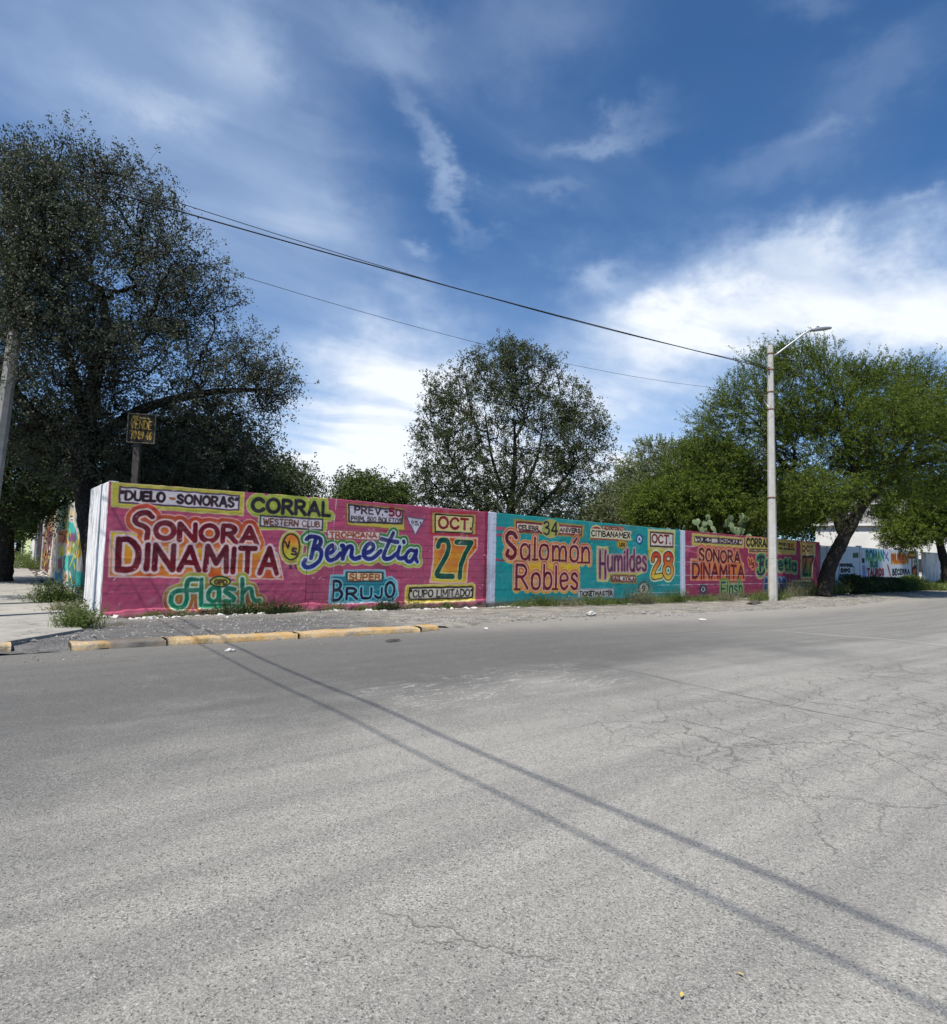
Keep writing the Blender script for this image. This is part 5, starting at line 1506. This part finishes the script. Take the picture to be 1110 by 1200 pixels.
for i, (s, n, h, w, lab) in enumerate([(2.9, .3, .5, .9, 'dark bushy weed under the word FLASH'), (4.0, .32, .42, .8, 'dark bushy weed between FLASH and BRUJO'), (7.2, .28, .38, .6, 'dark bushy weed right of the word BRUJO')]):
    weed(lab + ' at the footing', wp(s, n, apron_z(s, n)), h, w, .35, 160 + i, 90, .05, .026, 'leaf_dark', blades=40)
wl2 = [(12.6, .3, .42, 1.0, 'below the S of SALOMON'), (13.6, .32, .46, 1.2, 'below the start of ROBLES'), (14.8, .35, .5, 1.3, 'below the end of ROBLES'), (16.2, .35, .42, 1.2, 'under the TICKETMASTER strip'),
       (17.6, .3, .45, 1.2, 'right of the TICKETMASTER strip'), (19.0, .35, .75, 1.2, 'below the little number 9'), (20.2, .35, .8, 1.5, 'below the number 28'), (21.6, .3, .6, 1.2, 'below the right edge of the teal panel')]
for i, (s, n, h, w, lab) in enumerate(wl2):
    weed('grassy weed clump ' + lab, wp(s, n, apron_z(s, n) - .02), h * (1.25 if i % 2 else .75), w * (.8 if i % 3 else 1.3), .5, 80 + i, 110 if i % 2 else 50, .06, .022, ('weed', 'leaf_mid', 'weed_dry')[i % 3], blades=160 if i % 2 else 260)
wl3 = [(23.6, .35, .35, 'under the small white circle on the far pink panel'), (25.2, .5, .40, 'left of the lamp post below FLASH'), (26.9, 1.2, .55, 'hugging the left foot of the lamp post'), (28.2, 1.3, .65, 'hugging the right foot of the lamp post'),
       (29.8, .7, .9, 'in front of the far BENETIA lettering'), (31.8, .8, 1.1, 'under the far CUPO LIMITADO panel'), (33.6, 1.0, 1.1, 'left of the mesquite trunk'), (35.2, 1.2, .9, 'around the foot of the mesquite trunk')]
for i, (s, n, h, lab) in enumerate(wl3):
    weed('straggly weed ' + lab, wp(s, n, apron_z(s, n) - .02), h, 1.5, .7, 100 + i, 110, .06, .022, 'weed_dry' if i in (1, 4, 5) else 'weed', blades=220)
# long hedge of weeds under the poster wall
def hedge(label, s0, s1, n, h, seed, m_='leaf_mid', count=9000):
    rs = np.random.RandomState(seed)
    S_ = rs.uniform(s0, s1, count); Nn = n + rs.normal(size=count) * .42; hh = h * (.75 + .35 * vnoise(S_ * .8, S_ * 0, seed)) * np.sqrt(np.clip(1 - ((Nn - n) / 1.4) ** 2, .02, 1)) * np.clip(np.minimum(S_ - s0, s1 - S_) / 1.2, .1, 1) ** .5
    Z = rs.uniform(0, 1, count) ** .7 * hh
    P = C0 + S_[:, None] * WU + Nn[:, None] * WN; P[:, 2] = gz(P[:, 0], P[:, 1]) + Z + .05
    b = wp((s0 + s1) / 2, n, 0)
    o = link('bush', leaf_mesh('bush', P - b, rs.normal(size=P.shape) + [0, 0, .6], .16, .06, rs, .6), None, M[m_])
    o.location = b; tag(o, label, 'bush')
hedge('dark leafy bush under the poster wall right of the mesquite trunk', 36.6, 44.5, 1.3, 1.1, 1, 'leaf_dark', 12000)
hedge('green leafy bush under the ROMAN poster', 43.0, 51, 1.25, .95, 2, 'leaf_mid', 12000)
hedge('bright low weeds before the pale wall stub', 50, 64, 1.6, .75, 3, 'weed', 9000)
hedge('shaggy bush beyond the pale wall stub at the street end', 58, 84, .6, 2.6, 4, 'leaf_mid', 12000)

# ------------------------------------------------------------------ rubble and gravel
M['rubble'] = simple('lime_rubble', (.62, .60, .57), (.40, .38, .35), 9, .95, .5, .01)
M['gravel'] = simple('grey_gravel', (.16, .155, .15), (.30, .29, .27), 9, .95, .4, .01)
def stones(name, pos, size, seed, m_, label=None):
    rs = np.random.RandomState(seed); n = len(pos)
    base = np.array([[1, 0, -.3], [0, 1, -.3], [-1, 0, -.3], [0, -1, -.3], [.5, .5, .6], [-.5, .4, .7], [-.1, -.6, .6]])
    f = np.array([[0, 1, 4], [1, 2, 5], [1, 5, 4], [2, 3, 6], [2, 6, 5], [3, 0, 6], [0, 4, 6], [4, 5, 6]])
    a = rs.uniform(0, 6.28, n); ca, sa = np.cos(a), np.sin(a)
    V = base[None] * (1 + .35 * rs.normal(size=(n, 7, 3))) * size[:, None, None] * np.array([1, .75, .6])
    x = V[..., 0] * ca[:, None] - V[..., 1] * sa[:, None]; y = V[..., 0] * sa[:, None] + V[..., 1] * ca[:, None]
    V = np.stack([x, y, V[..., 2]], -1) + pos[:, None]
    F = f[None] + (np.arange(n) * 7)[:, None, None]
    o = link(name, mesh_np(name, V.reshape(-1, 3), F.reshape(-1, 3)), None, M[m_]); tag(o, kind='stuff'); return o
rs = np.random.RandomState(5)
def scatter(n, sfun, nfun, size, zoff=0.0):
    S_ = sfun(n); Nn = nfun(n); P = []
    for s, n_ in zip(S_, Nn): P.append(wp(s, n_, apron_z(s, n_) + zoff))
    return np.array(P)
n = 1500
S_ = rs.beta(1.0, 1.5, n) * 13; Nn = .12 + rs.gamma(1.6, .17, n)
P = np.array([wp(s, q_, apron_z(s, q_)) for s, q_ in zip(S_, Nn)])
dens = vnoise(S_ * 1.1, S_ * 0, 77)
keep = dens + .5 * vnoise(S_ * 4.1, Nn * 5, 78) > -.15
stones('lime_rubble', P[keep], (rs.lognormal(-3.7, .75, n))[keep].clip(.006, .14), 8, 'rubble')
n = 4500
S_ = rs.uniform(-2.2, 7, n); Nn = rs.uniform(.8, 4.3, n); P = np.array([wp(s, q_, apron_z(s, q_) if s > -.5 else .03 + .06 * (q_ < 4)) for s, q_ in zip(S_, Nn)])
stones('gravel', P, rs.lognormal(-4.4, .6, n).clip(.004, .05), 9, 'gravel')
n = 3000
S_ = rs.uniform(6, 36, n); Nn = rs.uniform(.3, 1, n) ** .6 * 4.6; P = np.array([wp(s, q_, apron_z(s, q_)) for s, q_ in zip(S_, Nn)])
stones('gravel', P, rs.lognormal(-4.0, .65, n).clip(.006, .10), 10, 'gravel')
n = 2200
S_ = rs.uniform(-6, 14, n); Nn = 5.0 + np.abs(rs.normal(size=n)) * .5; P = np.array([wp(s, q_, float(gz(*wp(s, q_)[:2])) + .003) for s, q_ in zip(S_, Nn)])
stones('gravel', P, rs.lognormal(-5.0, .5, n).clip(.003, .02), 11, 'gravel')
n = 120
U_ = rs.uniform(0, 1, n); P = np.array([sp(u * 24 - 4, .12 + abs(rs.normal()) * .3, .10 + .012 * max(0, u * 24 - 10)) for u in U_])
stones('lime_rubble', P, rs.lognormal(-2.9, .5, n).clip(.02, .2), 12, 'rubble')

# litter
M['litter'] = simple('pale_litter', (.55, .54, .51), (.36, .35, .33), 20, .7, .5, .01)
M['litter_dark'] = simple('dark_litter', (.05, .045, .04), (.10, .09, .075), 20, .8, .5, .01)
def crumple(name, label, cat, loc, sx, sy, sz, seed, m_):
    bm = bmesh.new(); bmesh.ops.create_icosphere(bm, subdivisions=3, radius=1)
    rr = random.Random(seed)
    for v in bm.verts:
        c = v.co.copy(); k = 1 + .28 * float(vnoise(np.array(c.x * 2.1 + seed), np.array(c.y * 2.1 + c.z * 1.7), seed)) + .14 * float(vnoise(np.array(c.x * 6 + seed), np.array(c.z * 6 + c.y * 5), seed + 1))
        v.co = (c.x * k * sx, c.y * k * sy, max(c.z * k, -.15) * sz)
    me = bpy.data.meshes.new(name); bm.to_mesh(me); bm.free()
    o = link(name, me, None, M[m_]); o.location = [float(q) for q in loc]; tag(o, label, cat); o.rotation_euler = (0, 0, rr.uniform(0, 3)); return o
def onroad(px, py): 
    p = gpt(px, py, 0); 
    for _ in range(4): p = gpt(px, py, float(gz(p[0], p[1])))
    return p + np.array([0, 0, .02])
crumple('crushed_cup', 'crushed white cup on the asphalt in front of the yellow kerb', 'litter', onroad(269, 764), .085, .04, .035, 3, 'litter')
crumple('plastic_bag', 'white crumpled bag on the road edge below the teal panel', 'litter', wp(12.3, 3.6, apron_z(12.3, 3.6) + .03), .20, .11, .10, 4, 'litter')
crumple('paper_scrap', 'small white paper scrap left of the crumpled bag', 'litter', onroad(570, 738), .08, .04, .03, 5, 'litter')
crumple('paper_scrap', 'white paper scrap on the asphalt before the far pink panel', 'litter', onroad(823, 727), .12, .06, .03, 6, 'litter')
crumple('rag', 'flat dark rag lying on the dirt left of the lamp post', 'litter', wp(24.6, 2.2, apron_z(24.6, 2.2) + .02), .95, .25, .10, 7, 'litter_dark')
crumple('rag', 'small dark scrap by the right end of the yellow kerb', 'litter', onroad(461, 752), .16, .04, .03, 8, 'litter_dark')
M['leaf_litter'] = simple('yellow_leaf', (.50, .40, .12), (.40, .30, .08), 20, .7, 0)
def dry_leaf(label, px, py, sz, seed):
    p = onroad(px, py); V = np.array([[-1, 0, 0], [-.4, .45, .12], [.5, .4, .06], [1, 0, .15], [.4, -.45, .0], [-.5, -.4, .1]]) * sz
    o = link('fallen_leaf', mesh_np('fallen_leaf', V, [np.array([[0, 1, 2, 3], [0, 3, 4, 5]])]), None, M['leaf_litter']); o.location = [float(q) for q in p - np.array([0, 0, .013])]
    o.rotation_euler = (0, 0, seed); tag(o, label, 'leaf')
dry_leaf('yellow fallen leaf near the bottom of the road', 799, 1168, .016, 1.1)
dry_leaf('tiny pale leaf right of the yellow leaf on the road', 868, 1143, .012, 2.3)

# ------------------------------------------------------------------ lamp post
M['pole'] = concrete_mat('pole_concrete', (.40, .385, .35), (.50, .485, .45), 2.5)
M['pole_dull'] = concrete_mat('pole_concrete_shaded', (.20, .195, .185), (.30, .29, .27), 3)  # darker pole tone, imitating partial shade beneath the tree
M['steel'] = simple('galvanised_steel', (.30, .31, .32), (.38, .39, .40), 8, .45, .2, .002, .5, .6)
M['dark_plastic'] = simple('dark_plastic', (.03, .03, .032), (.04, .04, .042), 8, .5, 0)
M['rust'] = simple('rusty_band', (.16, .08, .05), (.24, .13, .08), 30, .8, .4, .003)
M['lens'] = simple('lamp_lens', (.45, .46, .47), (.50, .51, .52), 5, .2, 0)
def oct_pole(name, parent, H_, r0, r1, mt):
    a = (np.arange(8) + .5) * math.pi / 4; V = []
    zs = np.linspace(-.4, H_, 24)
    for z in zs:
        r = r0 + (r1 - r0) * max(0, z) / H_
        for k in a: V.append([r * math.cos(k), r * math.sin(k), z])
    V = np.array(V); I = np.arange(len(V)).reshape(-1, 8)
    F = np.stack([I[:-1], np.roll(I[:-1], -1, 1), np.roll(I[1:], -1, 1), I[1:]], -1).reshape(-1, 4)
    return link(name, mesh_np(name, V, [F, I[-1][None, :]]), parent, mt)
def band(parent, z, r, h=.06, mt='rust'):
    V, F = tube_np([[0, 0, z], [0, 0, z + .001], [0, 0, z + h], [0, 0, z + h + .001]], [r * .9, r, r, r * .9], 12)
    return link('strap_band', mesh_np('strap_band', V, F, True), parent, M[mt])
lamp = empty('street_lamp', (14.29, 29.6, -.13)); tag(lamp, 'tall concrete lamp post with slanting arm and flat lamp head', 'street lamp')
oct_pole('pole', lamp, 12.4, .215, .135, M['pole'])
for z, r in ((11.95, .155), (11.15, .16), (10.05, .165), (9.2, .172), (4.9, .20)): band(lamp, z, r)
arm_p = [[.13, 0, 11.85], [.35, -.02, 12.0], [1.6, -.12, 12.98], [1.85, -.14, 13.14], [2.05, -.15, 13.2]]
link('arm', tube_me('arm', arm_p, .048, 10), lamp, M['steel'])
def head_me():
    bm = bmesh.new(); bmesh.ops.create_cube(bm, size=1)
    for v in bm.verts: v.co = (v.co.x * 1.0, v.co.y * .34, v.co.z * .10)
    bmesh.ops.subdivide_edges(bm, edges=bm.edges[:], cuts=4, use_grid_fill=True)
    for v in bm.verts:
        x = v.co.x; k = np.interp(x, [-.5, -.3, .1, .4, .5], [.45, .85, 1.0, .85, .35]); v.co.y *= k
        if v.co.z > 0: v.co.z *= np.interp(x, [-.5, -.3, .1, .5], [.9, 1.2, .8, .3])
    for f in bm.faces: f.smooth = True
    me = bpy.data.meshes.new('lamp_head'); bm.to_mesh(me); bm.free(); return me
hd = link('lamp_head', head_me(), lamp, M['steel']); hd.location = (2.38, -.17, 13.22); hd.rotation_euler = (0, R(-7), R(-4))
ln = link('lens', box_me('lens', -.30, .36, -.12, .12, -.066, -.052, .004), hd, M['lens'])
pc = link('photocell', tube_me('photocell', [[-.12, 0, .05], [-.12, 0, .06], [-.12, 0, .14], [-.12, 0, .145]], [.05, .06, .06, .045], 14), hd, M['dark_plastic'])
link('wire_clamp', box_me('wire_clamp', -.20, -.13, -.22, -.12, 11.13, 11.27, .01), lamp, M['rust'])
link('bracket', tube_me('bracket', [[-.14, -.03, 9.35], [-.34, -.03, 9.62], [-.36, -.03, 9.72]], [.02, .018, .03], 8), lamp, M['steel'])

# ------------------------------------------------------------------ utility pole at left and wires
pb = pxp(-28, 714, 15.5)
up_ = empty('utility_pole', (float(pb[0]), 15.5, .06)); tag(up_, 'grey concrete utility pole at the left edge, vanishing into the tree', 'utility pole')
up_.rotation_euler = (0, R(3.4), 0)
oct_pole('pole', up_, 11.2, .195, .12, M['pole_dull'])
for z in (11.0, 9.9): band(up_, z, .14)
up2 = empty('utility_pole', wp(-3.45, .2, .06)); tag(up2, 'utility pole on the side street just outside the frame at left', 'utility pole')
oct_pole('pole', up2, 9.2, .19, .125, M['pole'])
up3 = empty('utility_pole', wp(-3.35, 36, -.02)); tag(up3, 'utility pole across the road behind the photographer', 'utility pole')
oct_pole('pole', up3, 9.2, .19, .125, M['pole'])
up4 = empty('utility_pole', (19.0, 40.0, 0)); tag(up4, 'utility pole hidden inside the mesquite crown', 'utility pole')
oct_pole('pole', up4, 13.1, .2, .12, M['pole'])
M['cable'] = simple('black_cable', (.02, .02, .022), (.03, .03, .032), 4, .6, 0)
def wire(label, a, b, sag, r, n=60):
    a = np.array(a, float); b = np.array(b, float); t = np.linspace(0, 1, n)[:, None]
    P = a + (b - a) * t - np.array([0, 0, 1]) * 4 * sag * t * (1 - t)
    o = link('power_cable', tube_me('power_cable', P - a, r, 6), None, M['cable']); o.location = [float(q) for q in a]; tag(o, label, 'cable')
    return o
wire('thicker lower black cable running from the big tree to the lamp post', pxp(76, 209, 15.5), (14.12, 29.45, 11.08), .16, .020)
wire('thin upper black cable just above the thicker one to the lamp post', pxp(77, 194, 15.5), (14.12, 29.5, 11.22), .42, .011)
wire('faint lowest wire crossing the sky behind the centre tree', pxp(69, 255, 15.5), (19.0, 40.0, 12.95), 1.0, .008)
wire('overhead cable left of the camera that shades the road, upper one', wp(-3.30, .2, 8.75), wp(-3.2, 36, 8.9), .75, .019)
wire('overhead cable left of the camera that shades the road, lower one', wp(-3.40, .2, 8.15), wp(-3.3, 36, 8.25), .75, .014)

# ------------------------------------------------------------------ for sale sign
M['sign_post'] = simple('darkened_wood', (.05, .042, .036), (.08, .07, .06), 6, .9, .5, .01)  # post colour darkened along with the board, as if in tree shade
M['sign_frame'] = simple('sign_frame', (.16, .14, .09), (.10, .09, .06), 10, .8, .3, .003)
sc_ = Canvas(0, .76, 0, .88, 260, [38, 29, 16])
YL = [176, 142, 56]  # board and letter colours darkened to imitate the tree's shade
for q_ in (layout('SE', (.12, .74), (.26, .74), .07, .07), layout('VENDE', (.09, .44), (.66, .42), .26, .25)): sc_.strokes(q_, .035, [[0, YL]])
for a_, b_, tx in ((.10, .24, '70'), (.31, .45, '89'), (.53, .67, '46')): sc_.strokes(layout(tx, (a_, .12), (b_, .11), .23, .23, .35), .035, [[0, YL]])
sc_.strokes([np.array([(.32, .77), (.62, .76)])], .03, [[0, [150, 130, 60]]])
SG = sc_.image('for_sale_board', .75)
mt, N = mat('for_sale_board', .7, .3)
ti = N.node('ShaderNodeTexImage'); ti.image = SG; ti.extension = 'EXTEND'
oc = N.node('ShaderNodeTexCoord').outputs['Object']; ox, oy, oz = N.xyz(oc)[:3]
N.put(ti.inputs[0], N.cxyz(N.ramp(ox, -.38, .38, 0, 1, False), N.ramp(oz, -.44, .44, 0, 1, False), 0))
N.put(N.b.inputs['Base Color'], N.mix(N.ramp(N.noise(oc, 12, 6, .7), .45, .75, 0, .5), ti.outputs[0], (.05, .045, .035)))
sg = empty('for_sale_sign', (-8.72, 16.0, -.02), R(14)); tag(sg, 'dark board reading VENDE 70 89 46 on a post above the wall', 'sign')
SS = .84
bdm = box_me('board', -.37, .37, -.012, .012, -.43, .43, .003)
bo = link('board', bdm, sg, mt); bo.location = (.03, -.10, 4.74); bo.scale = (SS, 1, SS)
for b_ in ((-.40, -.37, -.02, .02, -.46, .46), (.37, .40, -.02, .02, -.46, .46), (-.369, .369, -.02, .02, .431, .46), (-.369, .369, -.02, .02, -.46, -.431)):
    fr = link('frame', box_me('frame', *b_, .003), sg, M['sign_frame']); fr.location = bo.location; fr.scale = (SS, 1, SS)
link('post', box_me('post', -.15, .02, -.075, .06, -.05, 4.5, .012), sg, M['sign_post'])
# fallen leaves and weeds strip on the sidewalk under the tree
